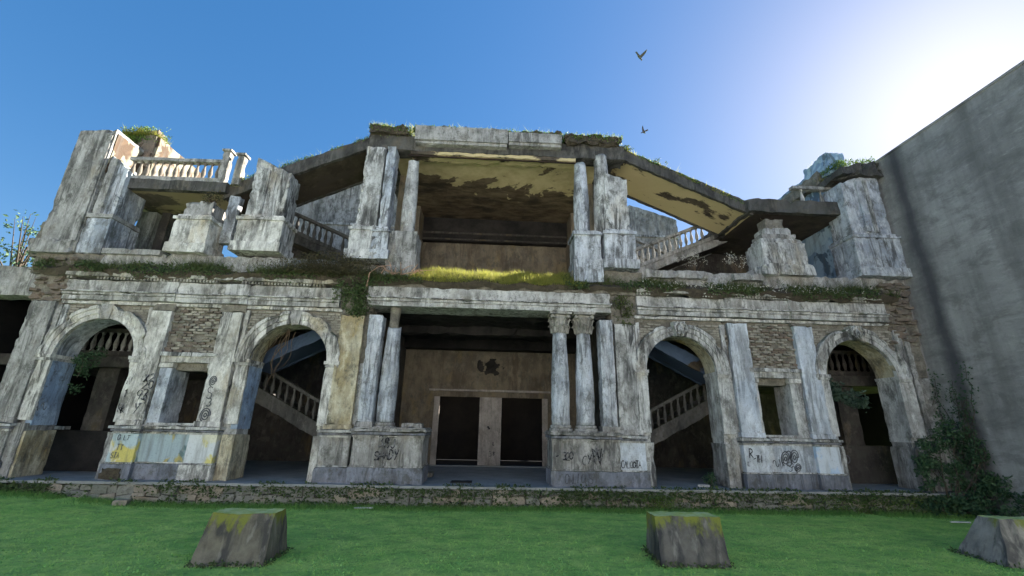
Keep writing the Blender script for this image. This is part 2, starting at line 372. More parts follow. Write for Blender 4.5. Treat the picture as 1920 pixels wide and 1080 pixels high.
X = rg.uniform(-14.5, 14.2, N); Y = -.36 - (rg.uniform(0, 1, N) ** .9) * 6.6
t = np.clip((-8.5 - X) / 4, 0, 1); t = t * t * (3 - 2 * t); q = np.clip((Y + 3.2) / 2.4, 0, 1)
xg = np.linspace(-15, 15, 121); yg = np.linspace(-7.2, 0, 41)
tab = np.array([[gz(x, y) for x in xg] for y in yg])
ix = (X + 15) / .25; iy = (Y + 7.2) / .18; i0 = np.clip(ix.astype(int), 0, 119); j0 = np.clip(iy.astype(int), 0, 39); fx = ix - i0; fy = iy - j0
Z = (tab[j0, i0] * (1 - fx) + tab[j0, i0 + 1] * fx) * (1 - fy) + (tab[j0 + 1, i0] * (1 - fx) + tab[j0 + 1, i0 + 1] * fx) * fy
tag(blades('grass', 'blade', np.stack([X, Y, Z - .004], 1), .030, .012, 2, 1.2), 'short mown green grass covering the lawn in front of the ruin', 'grass')

# ------------------------------------------------------------------ stone plinth with terrace floor
PL = thing('stone_plinth', (0, -.3, -.55), 'low mossy rubble stone plinth under the ruined facade', 'plinth')
def P(o): o.location = Vector(o.location) - PL.location; return o
P(rb('core', 'soil', PL, -14.6, 14.3, -.17, .9, -.8, -.075, .3, .02, 0))
xs = -14.6
while xs < 14.25:                     # coping and floor in long slabs
    wd = min(rnd.uniform(2.2, 3.1), 14.3 - xs)
    P(rb('coping_slab', 'floor', PL, xs + .006, xs + wd - .006, -.42, .1, -.07, .0, .16, .006, .02)); xs += wd
P(MB().box(-16.5, 14.3, .1, 5.75, -.3, -.006).build('floor_slab', 'floor', PL))
for x0, x1 in ((-16.5, -4.25), (4.25, 16.4)): P(MB().box(x0, x1, 5.752, 6.6, -.3, -.006).build('floor_slab', 'floor', PL))
def stone_mesh(i):
    rg = random.Random(i); b = MB(); b.hexa([(-.5, -.5, -.5), (.5, -.5, -.5), (.5, .5, -.5), (-.5, .5, -.5), (-.5, -.5, .5), (.5, -.5, .5), (.5, .5, .5), (-.5, .5, .5)], .5)
    off = Vector((i * 3.3, i, 0))
    b.v = [Vector((p.x, p.y, p.z)) * (1 - .20 * (max(0, p.length - .5))) * 1.0 + noise.noise_vector(p * 1.6 + off) * .14 for p in b.v]
    me = bpy.data.meshes.new('stone'); me.from_pydata([tuple(p) for p in b.v], [], b.f); return me
SM = []
for i in range(14):
    me = stone_mesh(i); me.materials.append(M['stone' if i % 3 else 'stone2']); SM.append(me)
x = -12.4
while x < 13.2:
    colw = rnd.uniform(.34, .72); n = rnd.choice((2, 2, 3)); base = gz(x, -.4) - .04; H = -.08 - base
    cuts = sorted([0, 1] + [k / n + rnd.uniform(-.09, .09) for k in range(1, n)])
    for k in range(n):
        zz0, zz1 = base + cuts[k] * H, base + cuts[k + 1] * H; sub = 2 if (colw > .5 and rnd.random() < .55) else 1
        sp = rnd.uniform(.35, .65) if sub == 2 else 1; xa = x
        for q in range(sub):
            wq = colw * (sp if q == 0 else 1 - sp)
            P(inst(rnd.choice(SM), 'stone', (xa + wq / 2, -.25 + rnd.uniform(-.045, .03), (zz0 + zz1) / 2), PL,
                   (rnd.uniform(-.1, .1), rnd.uniform(-.16, .16), rnd.uniform(-.12, .12)), (wq * .99, .26, (zz1 - zz0) * .99)))
            xa += wq
    x += colw
# ferns, moss and weeds on the plinth
b = MB(); rg = random.Random(3)
for i in range(24000):
    x = rg.uniform(-14.4, 13.6); d = noise.noise(Vector((x * .55, 0, 2))) * .5 + .42
    if 2.0 < x < 5: d += .45
    if x < -11.5: d += .5
    if -11.3 < x < -7.6 : d -= .3
    if x > 10.5: d += .35
    if rg.random() > d * .85: continue
    z = -.06 - abs(rg.gauss(0, .17)); y = -.42 - rg.random() * .10 - (z + .06) * -.12
    if rg.random() < .34: z = gz(x, -.45) + rg.random() * .12; y = -.45 - rg.random() * .12
    b.leaf(Vector((x, y, z)), rg.uniform(.05, .11), rg, .3)
for i in range(5200):
    x = rg.uniform(-14.3, 13.8)
    if noise.noise(Vector((x * .8, 7, 2))) < (.02 if x < 2 else -.15): continue
    b.leaf(Vector((x, -.43 + rg.random() * .12, -.07 + rg.random() * .12)), rg.uniform(.05, .1), rg, .2)
o = tag(b.build('plinth_weeds', 'leaf'), 'low ferns and weeds sprouting from the rubble plinth', 'weeds', kind='stuff')
b = MB()
for i in range(2600):
    x = rg.choice((rg.gauss(4.8, .35), rg.gauss(10.2, 1.2), rg.gauss(12.2, .8))); z = rg.uniform(-.55, -.15)
    if x > 13.5: continue
    b.leaf(Vector((x, -.40 - rg.random() * .1 + z * .16, z)), .05, rg)
tag(b.build('moss', 'moss'), 'bright green moss clinging to the plinth stones on the right', 'moss', kind='stuff')

# ------------------------------------------------------------------ the ruin
RB = thing('ruined_building', (0, 0, 0), 'roofless two-storey neoclassical ruin with arches, columns and broken stairs', 'building')
WF, WB = .15, .85                      # wall face and back
ARCH = [(-11.85, 1.15), (-6.15, 1.15), (6.03, 1.14), (11.95, 1.18)]
ZI = 3.36
def seg(name, mat, x0, x1, z0, z1, y0=WF, y1=WB, **k): return rb(name, mat, RB, x0, x1, y0, y1, z0, z1, **k)
# piers of plain wall between the openings
for x0, x1, m in ((-14.1, -13.0, 'grey'), (-10.7, -9.5, 'white'), (-8.4, -7.3, 'white'), (-5.0, -3.9, 'white'), (3.9, 4.89, 'white'), (7.17, 8.4, 'white'), (9.5, 10.77, 'white'), (13.13, 14.3, 'grey')):
    seg('wall_pier', m, x0, x1, 0, ZI, c=.2)
for (x0, x1) in ((-14.1, -13.42), (-10.28, -9.5), (-8.4, -7.72), (-4.58, -3.9), (3.9, 4.45), (7.61, 8.4), (9.5, 10.35), (13.55, 14.3)):
    seg('wall_pier', 'mortar', x0, x1, ZI, 5.1, y0=WF + .01, c=.2, amp=.02)
for s in (-1, 1):
    seg('window_wall', 'white', s * 8.4, s * 9.5, 0, 1.3, c=.2)
    seg('window_wall', 'mortar', s * 8.4, s * 9.5, 3.0, 5.1, y0=WF + .06, c=.2, amp=.02)
# bricks
bm = MB(); bm.box(-.115, .115, -.05, .05, -.03, .03); bm.v = [p + noise.noise_vector(p * 9) * .008 for p in bm.v]
BR = []
for i in range(4):
    me = bpy.data.meshes.new('brick'); off = Vector((i * 5, 2, 1))
    me.from_pydata([tuple(p + noise.noise_vector(p * 11 + off) * .011) for p in bm.v], [], bm.f); me.materials.append(M['brick']); BR.append(me)
BRR = []
for me in BR: c = me.copy(); c.materials.clear(); c.materials.append(M['brickred']); BRR.append(c)
for s in (-1, 1):
    panel = seg('brick_panel', 'mortar', s * 8.36, s * 9.9, 3.52, 5.02, y0=WF + .03, y1=WF + .07, c=.2, amp=.015)
    z = 3.57; row = 0
    while z < 4.98:
        x = 8.42 + (.11 if row % 2 else 0)
        while x < 9.86:
            if rnd.random() > .16:
                inst(rnd.choice(BR + BR + BRR), 'brick', (s * (x + .04 + rnd.gauss(0, .018)), WF + .015 + rnd.uniform(-.035, .02), z + rnd.gauss(0, .008)), panel, (rnd.gauss(0, .06), rnd.gauss(0, .05), rnd.gauss(0, .1)), (rnd.uniform(.65, 1.02), 1, rnd.uniform(.8, 1.15)))
            x += .25
        z += .082; row += 1
def spandrel(c, r, i):
    hw, z1 = 1.57, 5.1; b = MB(); n = 36; rings = 6
    def outer(a):
        ca, sa = math.cos(a), math.sin(a); t = min(hw / abs(ca) if abs(ca) > 1e-6 else 9, (z1 - ZI) / sa if sa > 1e-6 else 9); return t
    for y in (WF, WB):
        o = len(b.v)
        for j in range(rings + 1):
            for k in range(n + 1):
                a = math.pi * k / n; t = r + (outer(a) - r) * j / rings
                b.v.append(Vector((c + t * math.cos(a), y, ZI + t * math.sin(a))))
        for j in range(rings):
            for k in range(n):
                q = o + j * (n + 1) + k; b.f.append((q, q + 1, q + n + 2, q + n + 1))
    b.build('spandrel', 'mortar', RB)
    # intrados
    b = MB(); o = 0; m = 5
    for j in range(m + 1):
        for k in range(n + 1):
            a = math.pi * k / n; b.v.append(Vector((c + (r - .005) * math.cos(a), .03 + (WB - .03) * j / m, ZI + (r - .005) * math.sin(a))) + noise.noise_vector(Vector((c + a, j, 1)) * 2) * .012)
    for j in range(m):
        for k in range(n): q = j * (n + 1) + k; b.f.append((q, q + 1, q + n + 2, q + n + 1))
    b.build('arch_soffit', ('bluish', 'ochre', 'ochre', 'ochre')[i], RB, True)
    # brick texture in the spandrels, one joined piece
    b = MB(); z = ZI + .3; row = 0; rg = random.Random(i)
    while z < 4.93:
        x = -hw + .1 + (.12 if row % 2 else 0)
        while x < hw:
            if math.hypot(x, z - ZI) > r + .42 and rg.random() > .12:
                y = WF - .03 + rg.uniform(-.02, .02); b.box(c + x - .105, c + x + .105, y, y + .08, z - .028 + rg.uniform(-.006, .006), z + .03, zt=None)
            x += .24
        z += .08; row += 1
    tag(b.build('brickwork', 'brick', RB), kind='stuff')
    # archivolt: stepped bands swept round the arch
    prof = [(r - .01, .16), (r - .01, .04), (r + .13, .035), (r + .14, .005), (r + .28, 0), (r + .29, -.035), (r + .37, -.045), (r + .40, -.03), (r + .40, .16)]
    b = MB(); n = 64
    for k in range(n + 1):
        a = math.pi * k / n
        for rr, y in prof:
            p = Vector((c + rr * math.cos(a), y, ZI + rr * math.sin(a))); e = noise.noise(p * 2.2 + Vector((0, 0, i)))
            rr2 = rr - (max(0, e - .12) * .35 if rr > r + .3 else 0); y2 = y + (max(0, e - .1) * .16 if rr > r + .12 and y < .1 else 0)
            if i in (0, 1) and abs(a - math.pi / 2) < .10 and y < .1: y2 = y + .1
            p = Vector((c + rr2 * math.cos(a), y2, ZI + rr2 * math.sin(a)))
            b.v.append(p + noise.noise_vector(p * 6) * .014)
    m = len(prof)
    for k in range(n):
        for j in range(m - 1): q = k * m + j; b.f.append((q, q + 1, q + m + 1, q + m))
    av = b.build('archivolt', ('white2', 'white2', 'white', 'white')[i], RB)
    # keystone
    b = MB(); d = .06 if i < 2 else -.10
    b.hexa([(c - .11, d, ZI + r - .03), (c + .11, d, ZI + r - .03), (c + .11, .15, ZI + r - .03), (c - .11, .15, ZI + r - .03), (c - .2, d - .03, ZI + r + .43), (c + .2, d - .03, ZI + r + .43), (c + .2, .15, ZI + r + .43), (c - .2, .15, ZI + r + .43)], .06,
           lambda p: p + noise.noise_vector(p * 5) * .035)
    if i >= 2:
        for s in (-1, 1):
            b.tube([(c + s * (.07 + .13 * math.sin(t * 3.3)), d - .05, ZI + r + .40 - .40 * t) for t in [q / 8 for q in range(9)]], .05, .03, 6)
        b.lathe(c, d - .02, [(.0, ZI + r - .01), (.07, ZI + r + .03), (.10, ZI + r + .13), (.08, ZI + r + .23), (.04, ZI + r + .3)], 10)
    b.build('keystone', 'grey' if i < 2 else 'white', av)
for i, (c, r) in enumerate(ARCH): spandrel(c, r, i)
# jambs and imposts
JM = {(0, -1): 'blue', (0, 1): 'white2', (1, -1): 'blue', (1, 1): 'white2', (2, -1): 'white', (2, 1): 'white', (3, -1): 'bluish', (3, 1): 'white'}
for i, (c, r) in enumerate(ARCH):
    for s in (-1, 1):
        e = c + s * r
        rv = rb('jamb', JM[(i, s)], RB, e - s * .012, e + s * .17, .12, .87, 1.36, 3.20, .12, .014, .03)
        rb('jamb_face', 'white2' if i < 2 else 'white', RB, e - s * .02, e + s * .36, .04, .12, 1.50, 3.20, .12, .014, .04)
        im = rb('impost', 'white2' if i < 2 else 'white', RB, e - s * .05, e + s * .42, -.03, .88, 3.27, 3.37, .1, .01, .03)
        rb('impost_band', 'white', im, e - s * .025, e + s * .39, .0, .87, 3.19, 3.27, .1, .01, .02)
        # dado of the jamb
        rb('jamb_dado', 'ochre' if (i, s) in ((1, -1), (0, -1)) else ('grey' if i in (2, 3) and s > 0 else 'white'), RB, e - s * .05, e + s * .30, .02, .90, .0, 1.22, .14, .014, .05)
# pedestals: dado, base and cap courses by run
def course(x0, x1, y, mat, capm='white', zc=1.5, basem='base', dado=True, y1=.14):
    if dado: d = rb('pedestal', mat, RB, x0, x1, y, y1, .40, 1.22, .14, .012, .03)
    else: d = RB
    rb('pedestal_base', basem, d, x0 - .05, x1 + .05, y - .07, y1 + .02, .0, .42, .12, .014, .05)
    rb('pedestal_cap', capm, d, x0 - .02, x1 + .02, y - .03, y1 + .01, 1.20, 1.25, .12, .008, .03)
    rb('pedestal_cap', 'base', d, x0 - .05, x1 + .05, y - .07, y1 + .012, 1.262, 1.32, .12, .008, .03)
    rb('pedestal_cap', capm, d, x0 - .08, x1 + .08, y - .12, y1 + .015, 1.335, 1.41, .12, .010, .05)
    rb('pedestal_cap', 'grey', d, x0 - .04, x1 + .04, y - .06, y1 + .012, 1.41, 1.45, .12, .008, .03)
    rb('base_fillet', capm, d, x0 - .03, x1 + .03, y - .035, y1 + .01, .425, .46, .12, .008, .03)
    return d
course(-9.86, -8.42, .04, 'dado_b', 'white2', basem='base'); course(8.42, 9.86, .04, 'pale_pilaster', basem='base')
PIL = [(-10.46, -9.88, 'white2', 'dado_a', 4.78, 'A'), (-8.38, -7.74, 'white2', 'dado_c', 4.80, 'B'), (-4.74, -4.02, 'ochre', 'grey', 4.83, 'C'),
       (3.93, 4.58, 'white', 'pale_pilaster', 4.81, 'D'), (7.68, 8.33, 'pale_pilaster', 'pale_pilaster', 4.96, 'E'), (9.9, 10.52, 'pale_pilaster', 'dado_blue', 4.92, 'F'), (-14.1, -13.38, 'grey', 'grey', 4.98, 'G')]
for x0, x1, m, dm, zt, _ in PIL:
    p = rb('pilaster', m, RB, x0, x1, .0, .16, 1.55, zt, .11, .014, .06)
    for q in (0,):
        rb('pilaster_base', m, p, x0 - .05, x1 + .05, -.05, .17, 1.42, 1.56, .1, .01, .04)
        rb('pilaster_dado', dm, p, x0 - .06, x1 + .06, -.08, .16, .40, 1.20, .12, .012, .03)
        rb('pilaster_foot', 'white2' if dm == 'dado_c' else 'base', p, x0 - .12, x1 + .12, -.15, .17, .0, .41, .12, .014, .05)
        rb('dado_cap', 'white', p, x0 - .08, x1 + .08, -.11, .17, 1.20, 1.25, .12, .008, .03)
        rb('dado_cap', 'base', p, x0 - .11, x1 + .11, -.145, .17, 1.263, 1.315, .12, .008, .03)
        rb('dado_cap', 'white', p, x0 - .15, x1 + .15, -.19, .17, 1.33, 1.405, .12, .01, .05)
        rb('foot_fillet', 'white', p, x0 - .09, x1 + .09, -.115, .16, .412, .45, .12, .008, .03)
rb('plaster_scar', 'soil', RB, -10.5, -9.95, -.19, .0, .01, .30, .07, .05, .1)
# dark soft stone round where the capitals fell off
for x0, x1, *_ in PIL: rb('lost_capital_scar', 'mortar', RB, x0 - .06, x1 + .06, .02, .16, _[-2] + .02, 5.03, .09, .04, .1)
# outer strip mouldings on both ends and by the arches
for x0, x1, m in ((-13.36, -13.2, 'grey'), (-13.16, -13.02, 'white'), (-10.62, -10.50, 'white2'), (-7.72, -7.58, 'white2'), (7.44, 7.60, 'white'), (4.62, 4.76, 'white'), (13.35, 13.6, 'white'), (13.68, 13.85, 'grey')):
    rb('wall_strip', m, RB, x0, x1, .06, .16, 3.40 if abs(x0) < 13 else 1.5, 4.9, .1, .012, .05)
rb('corner_pedestal', 'grey', RB, 13.2, 14.25, -.02, .14, 0, 1.42, .14, .02, .06)
rb('corner_pedestal', 'grey', RB, -13.36, -13.02, -.02, .14, 0, 1.42, .14, .02, .06)
# window frames
for s in (-1, 1):
    fr = rb('window_frame', 'white2' if s < 0 else 'white', RB, s * 8.22, s * 9.86, .02, .2, 3.22, 3.50, .1, .012, .05)
    rb('lintel_cap', 'white', fr, s * 8.2, s * 9.88, -.04, .16, 3.40, 3.52, .1, .01, .06)
    rb('window_jamb', 'bluish' if s < 0 else 'white', fr, s * 9.48, s * 9.82, .05, .87, 1.44, 3.06, .1, .012, .04)
    rb('window_jamb', 'white', fr, s * 8.32, s * 8.43, .05, .87, 1.44, 3.06, .1, .012, .03)
    rb('jamb_capital', 'white2', fr, s * 9.45, s * 9.86, .02, .88, 3.07, 3.21, .1, .01, .04)
    rb('jamb_capital', 'white2', fr, s * 8.26, s * 8.46, .02, .88, 3.07, 3.21, .1, .01, .03)
    rb('window_sill', 'white', fr, s * 8.3, s * 9.75, -.02, .9, 1.43, 1.50, .1, .01, .03)
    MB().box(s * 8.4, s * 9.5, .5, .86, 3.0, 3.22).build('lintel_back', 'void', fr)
# ---- portico piers, columns
for s in (-1, 1):
    x0, x1 = sorted((s * 3.86, s * 1.86))
    d = rb('pedestal', 'grey', RB, x0, x1, -.16, 1.0, .40, 1.24, .13, .02, .06)
    rb('pedestal_base', 'base', d, x0 - .05, x1 + .05, -.23, 1.04, .0, .42, .12, .02, .06)
    rb('pedestal_cap', 'grey', d, x0 - .03, x1 + .03, -.19, 1.04, 1.22, 1.28, .12, .01, .04)
    rb('pedestal_cap', 'base', d, x0 - .05, x1 + .05, -.23, 1.04, 1.293, 1.37, .12, .012, .05)
    rb('pedestal_cap', 'grey', d, x0 - .08, x1 + .08, -.29, 1.05, 1.385, 1.46, .12, .016, .07)
    rb('pedestal_cap', 'grey', d, x0 - .03, x1 + .03, -.23, 1.045, 1.46, 1.505, .12, .012, .05)
    rb('base_fillet', 'grey', d, x0 - .02, x1 + .02, -.19, 1.03, .425, .47, .12, .01, .03)
    x0, x1 = sorted((s * 3.42, s * 3.84))
    p = rb('pilaster', 'bluish', RB, x0, x1, -.10, .35, 1.64, 4.92 if s > 0 else 4.84, .11, .014, .05)
    rb('pilaster_base', 'grey', p, x0 - .05, x1 + .05, -.16, .4, 1.50, 1.65, .1, .01, .04)
    rb('pilaster_fluting', 'bluish', p, s * 3.5 , s * 3.6, -.135, -.09, 1.7, 4.7, .1, .01, .03)
    rb('pilaster_fluting', 'bluish', p, s * 3.68, s * 3.78, -.135, -.09, 1.7, 4.7, .1, .01, .03)
def column(x, y, z0, z1, r, mat, broken=0., base=True, name='column', par=RB):
    n = 22; prof = []
    H = z1 - z0
    for k in range(25):
        t = k / 24; rr = r * (1 - .22 * t ** 2.0 + .06 * math.sin(math.pi * min(1, t * 1.25))); prof.append((rr, z0 + H * t))
    def fn(p):
        q = p + noise.noise_vector(p * 4) * .014 + noise.noise_vector(p * 11) * .006
        if broken and p.z > z1 - H * .07: q.z -= broken * (.5 + noise.noise(p * 4)) * (p.z - (z1 - H * .07)) / (H * .07)
        return q
    c = MB().lathe(x, y, prof, n, fn).build(name, mat, par, True)
    if base:
        MB().lathe(x, y, [(r * 1.02, z0 - .0), (r * 1.14, z0 - .015), (r * 1.18, z0 - .05), (r * 1.12, z0 - .085), (r * 1.3, z0 - .1), (r * 1.3, z0 - .17)], n, lambda p: p + noise.noise_vector(p * 5) * .012).build('column_base', 'grey', c)
    return c
def capital(x, y, z0, z1, r, c):
    b = MB(); H = z1 - z0
    b.lathe(x, y, [(r, z0), (r * 1.08, z0 + H * .5), (r * 1.3, z0 + H * .85)], 16, lambda p: p + noise.noise_vector(p * 8) * .03)
    for ring, (zz, rr, nn) in enumerate(((.02, 1.02, 8), (.34, 1.08, 8))):
        for k in range(nn):
            a = 2 * math.pi * (k + ring * .5) / nn; d = Vector((math.cos(a), math.sin(a), 0)); p = Vector((x, y, z0 + H * zz))
            b.tube([p + d * r * rr, p + d * r * (rr + .14) + Vector((0, 0, H * .22)), p + d * r * (rr + .42) + Vector((0, 0, H * .36)), p + d * r * (rr + .5) + Vector((0, 0, H * .28))], .055, .03, 5)
    for k in range(4):
        a = math.pi / 4 + k * math.pi / 2; p = Vector((x + math.cos(a) * r * 1.5, y + math.sin(a) * r * 1.5, z0 + H * .78))
        b.lathe(p.x, p.y, [(.0, p.z - .07), (.07, p.z - .04), (.08, p.z + .02), (.04, p.z + .07)], 8)
    b.box(x - r * 1.5, x + r * 1.5, y - r * 1.5, y + r * 1.5, z0 + H * .88, z1, .1, .015, .04)
    b.build('capital', 'capstone', c)
M['capstone'] = plaster('crumbling_capital', light=(.40, .385, .34), mid=(.24, .23, .205), yellow=.15, streak=.5, blotch=.8, bare=.6, seed=17)
c = column(-3.1, .22, 1.64, 4.55, .265, 'bluish', .12); MB().lathe(-3.13, .25, [(.16, 4.4), (.15, 4.8), (.17, 5.16)], 10, lambda p: p + noise.noise_vector(p * 6) * .03).build('iron_core', 'mortar', c)
for x in (2.18, 2.95):
    c = column(x, .22, 1.67, 4.48, .275, 'bluish'); capital(x, .22, 4.48, 5.14, .235, c)
rb('column_stub', 'grey', RB, -2.55, -1.98, .0, .55, 1.50, 1.62, .08, .03, .08)
# ---- entablature
def entab(x0, x1, y, zo=0., cornice=True, m='frieze'):
    a = rb('architrave', m, RB, x0, x1, y, .9, 5.12 + zo, 5.27 + zo, .13, .012, .05)
    rb('architrave_band', m, a, x0 - .01, x1 + .01, y - .03, .9, 5.275 + zo, 5.36 + zo, .13, .010, .05)
    rb('architrave_band', 'white', a, x0 - .02, x1 + .02, y - .075, .9, 5.368 + zo, 5.402 + zo, .11, .010, .05)
    f = rb('frieze', m, RB, x0, x1, y + .03, .9, 5.405 + zo, 5.76 + zo, .13, .016, .06)
    if cornice:
        c = rb('cornice', 'cornice', RB, x0 - .02, x1 + .02, y - .09, .9, 5.86 + zo, 5.99 + zo, .11, .03, .16)
        b = MB(); x = x0
        while x < x1 - .06:
            if noise.noise(Vector((x * .9, 3, y))) > -.22: b.box(x, x + .055, y - .045, y + .1, 5.775 + zo, 5.855 + zo)
            x += .1
        tag(b.build('dentils', 'cornice', c), kind='stuff')
    return f
entab(-13.25, -4.86, -.02, -.06); entab(4.72, 13.25, -.02, .03)
for s, z in ((-1, -.06), (1, .03)):                   # ressauts over the pilasters
    for x0, x1 in ((10.5, 9.86), (8.4, 7.66)): entab(min(s * x0, s * x1), max(s * x0, s * x1), -.075, z + .002, False)
entab(-3.98, 3.82, -.10, .03, False)
rb('eroded_cornice', 'mortar', RB, -4.86, 4.72, .0, .9, 5.79, 6.0, .1, .06, .12)
rb('fillet', 'white2', RB, -13.25, -4.75, .04, .16, 4.94, 5.045, .12, .014, .06); rb('fillet', 'white2', RB, 4.62, 13.3, .04, .16, 5.03, 5.12, .12, .014, .06)
for s in (-1, 1):
    rb('fallen_corner', 'mortar', RB, s * 4.9, s * 3.86, .1, .9, 4.9, 5.8, .12, .06, .15)
# broken masonry at both ends of the cornice
def rubble(x0, x1, y0, y1, z0, z1, n, mesh):
    core = rb('broken_masonry', 'mortar', RB, x0, x1, y0 + .12, y1, z0, z1, .13, .07, .12)
    for i in range(n):
        inst(rnd.choice(mesh), 'brick', (rnd.uniform(x0 + .05, x1 - .05), y0 + .1 + rnd.uniform(-.03, .08), rnd.uniform(z0 + .05, z1 - .05)), core, (rnd.gauss(0, .12), rnd.gauss(0, .1), rnd.gauss(0, .25)), (1.2, 1.6, 1.3))
rubble(-14.3, -13.26, .0, .9, 4.95, 6.5, 46, BRR); rubble(13.3, 14.3, .0, .9, 4.4, 6.6, 60, BRR)
# wing carrying on to the left
W = rb('side_wing', 'grey', RB, -22, -14.3, .3, 1.0, 5.2, 6.15, .3, .03, .12)
MB().box(-22, -14.3, .6, 6, 6.0, 6.12).build('wing_roof', 'grey', W)

# ---- portico inside: back wall with two doorways
YB = 5.7
for n, x0, x1, z0, z1, m in (('back_wall', -4.2, -2.2, 0, 4.72, 'tan'), ('back_wall', 2.32, 4.2, 0, 4.72, 'tan'), ('back_wall', -2.2, 2.32, 2.78, 4.72, 'tan')):
    rb(n, m, RB, x0, x1, YB, YB + .4, z0, z1, .25, .015, 0)
rb('door_pier', 'pinkgrey', RB, -.42, .52, YB - .03, YB + .4, 0, 2.775, .2, .01, .02)
fr = rb('door_frame', 'tan', RB, -2.28, 2.4, YB - .07, YB - .005, 2.74, 2.96, .15, .01, .02)
for x0, x1 in ((-2.36, -2.12), (2.26, 2.5)): rb('door_jamb', 'pinkgrey', fr, x0, x1, YB - .07, YB - .005, 0, 2.735, .15, .01, .02)
rb('door_hood', 'pinkgrey', fr, -2.6, 2.62, YB - .14, YB - .005, 2.97, 3.05, .15, .012, .03)
rb('wall_frieze', 'tan', RB, -3.5, 3.5, YB - .03, YB - .002, 3.2, 4.6, .2, .01, 0)
rb('threshold', 'floor', RB, -3.2, 3.2, YB - .3, YB - .06, -.005, .03, .3, .004, .01)
rb('broken_step', 'mortar', RB, -2.3, -1.75, 1.6, 2.1, -.005, .12, .1, .02, .05)
b = MB(); b.grid((-.6, YB - .015, 3.65), (.6, YB - .015, 3.65), (.6, YB - .015, 4.4), (-.6, YB - .015, 4.4), 40, 26,
                 lambda p: p + Vector((0, -.13 * max(0, .60 - abs(p.x) * .9 - abs(p.z - 4.03) * 1.1 + noise.noise(p * 4.5) * .55) + .02 * noise.noise(p * 13), 0)))
b.build('broken_emblem', 'near_black', RB, True)
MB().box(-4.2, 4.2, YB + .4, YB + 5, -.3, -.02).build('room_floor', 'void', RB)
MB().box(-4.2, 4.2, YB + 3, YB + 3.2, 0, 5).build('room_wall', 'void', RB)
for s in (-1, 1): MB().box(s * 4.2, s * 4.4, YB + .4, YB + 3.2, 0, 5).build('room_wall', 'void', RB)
# portico side walls and ceiling
for s in (-1, 1):
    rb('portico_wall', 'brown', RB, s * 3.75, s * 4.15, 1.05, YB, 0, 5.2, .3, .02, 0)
b = MB(); b.grid((-4.2, .9, 5.14), (4.2, .9, 5.14), (4.2, YB, 5.14), (-4.2, YB, 5.14), 50, 30, lambda p: p + Vector((0, 0, .10 * noise.noise(p * 1.3) + .05 * noise.noise(p * 4))))
b.build('portico_ceiling', 'near_black', RB)
rb('ceiling_beam', 'near_black', RB, -4.2, 4.2, YB - .5, YB + .39, 4.74, 5.2, .3, .02, .04)
rb('ceiling_beam', 'near_black', RB, -4.2, 4.2, 2.6, 3.0, 4.84, 5.2, .25, .05, .12)
MB().box(-4.3, 4.3, .9, 6.4, 5.3, 5.72).build('upper_floor_slab', 'darkcon', RB)
# ---- stair halls behind the arches
BAL_PROF = [(.055, 0), (.06, .03), (.035, .06), (.05, .12), (.07, .22), (.06, .33), (.034, .46), (.03, .54), (.045, .58), (.055, .60), (.055, .64)]
def bal_mesh(mat, h=.64):
    b = MB().lathe(0, 0, [(r * 1.05, z * h / .64) for r, z in BAL_PROF], 9); me = bpy.data.meshes.new('baluster')
    me.from_pydata([tuple(p) for p in b.v], [], b.f); me.polygons.foreach_set('use_smooth', [True] * len(me.polygons)); me.materials.append(M[mat]); return me
M['baluster_tan'] = simple('weathered_tan_baluster', (.17, .15, .125), (.11, .095, .08), 6, dark=(.08, .07, .06))
BALM = {m: bal_mesh(m) for m in ('white2', 'grey', 'darkcon', 'brown', 'baluster_tan', 'stairgrey')}
def balustrade(x0, z0, x1, z1, y, mat, rail, gap=.21, skip=0., rh=.12, drop=0., gm=None):
    """rail from (x0,z0) to (x1,z1): z is the floor under the balusters"""
    b = MB(); k = (z1 - z0) / (x1 - x0)
    def bar(a0, a1, dz0, dz1, w2):
        n = max(2, int(abs(a1 - a0) / .3))
        for i in range(n):
            xa = a0 + (a1 - a0) * i / n; xb = a0 + (a1 - a0) * (i + 1) / n; za = z0 + k * (xa - x0); zb = z0 + k * (xb - x0)
            if xa > xb: xa, xb, za, zb = xb, xa, zb, za
            yield xa, xb, za, zb
    def strip(dz0, dz1, w2):
        pts = [x0 + (x1 - x0) * i / 14 for i in range(15)]
        pts = sorted(pts); prof = [(-w2, dz0), (w2, dz0), (w2, dz1), (-w2, dz1)]; o = len(b.v)
        for xx in pts:
            zz = z0 + k * (xx - x0)
            for yy, dz in prof: b.v.append(Vector((xx, y + yy, zz + dz)) + noise.noise_vector(Vector((xx * 3, dz, y))) * .012)
        for i in range(14):
            for j in range(4): q = o + i * 4; jj = (j + 1) % 4; b.f.append((q + j, q + jj, q + 4 + jj, q + 4 + j))
        b.f.append((o, o + 1, o + 2, o + 3)); e = o + 56; b.f.append((e + 3, e + 2, e + 1, e))
    strip(.78, .78 + rh, .11)
    r = b.build('balustrade', rail, RB)
    b = MB(); strip(-.02, .14, .12); b.build('base_rail', rail, r)
    n = int(abs(x1 - x0) / gap)
    for i in range(n):
        xx = x0 + (x1 - x0) * (i + .5) / n
        if rnd.random() < skip: continue
        inst(BALM[mat], 'baluster', (xx, y, z0 + k * (xx - x0) + .14), r, (0, 0, rnd.random()))
    return r
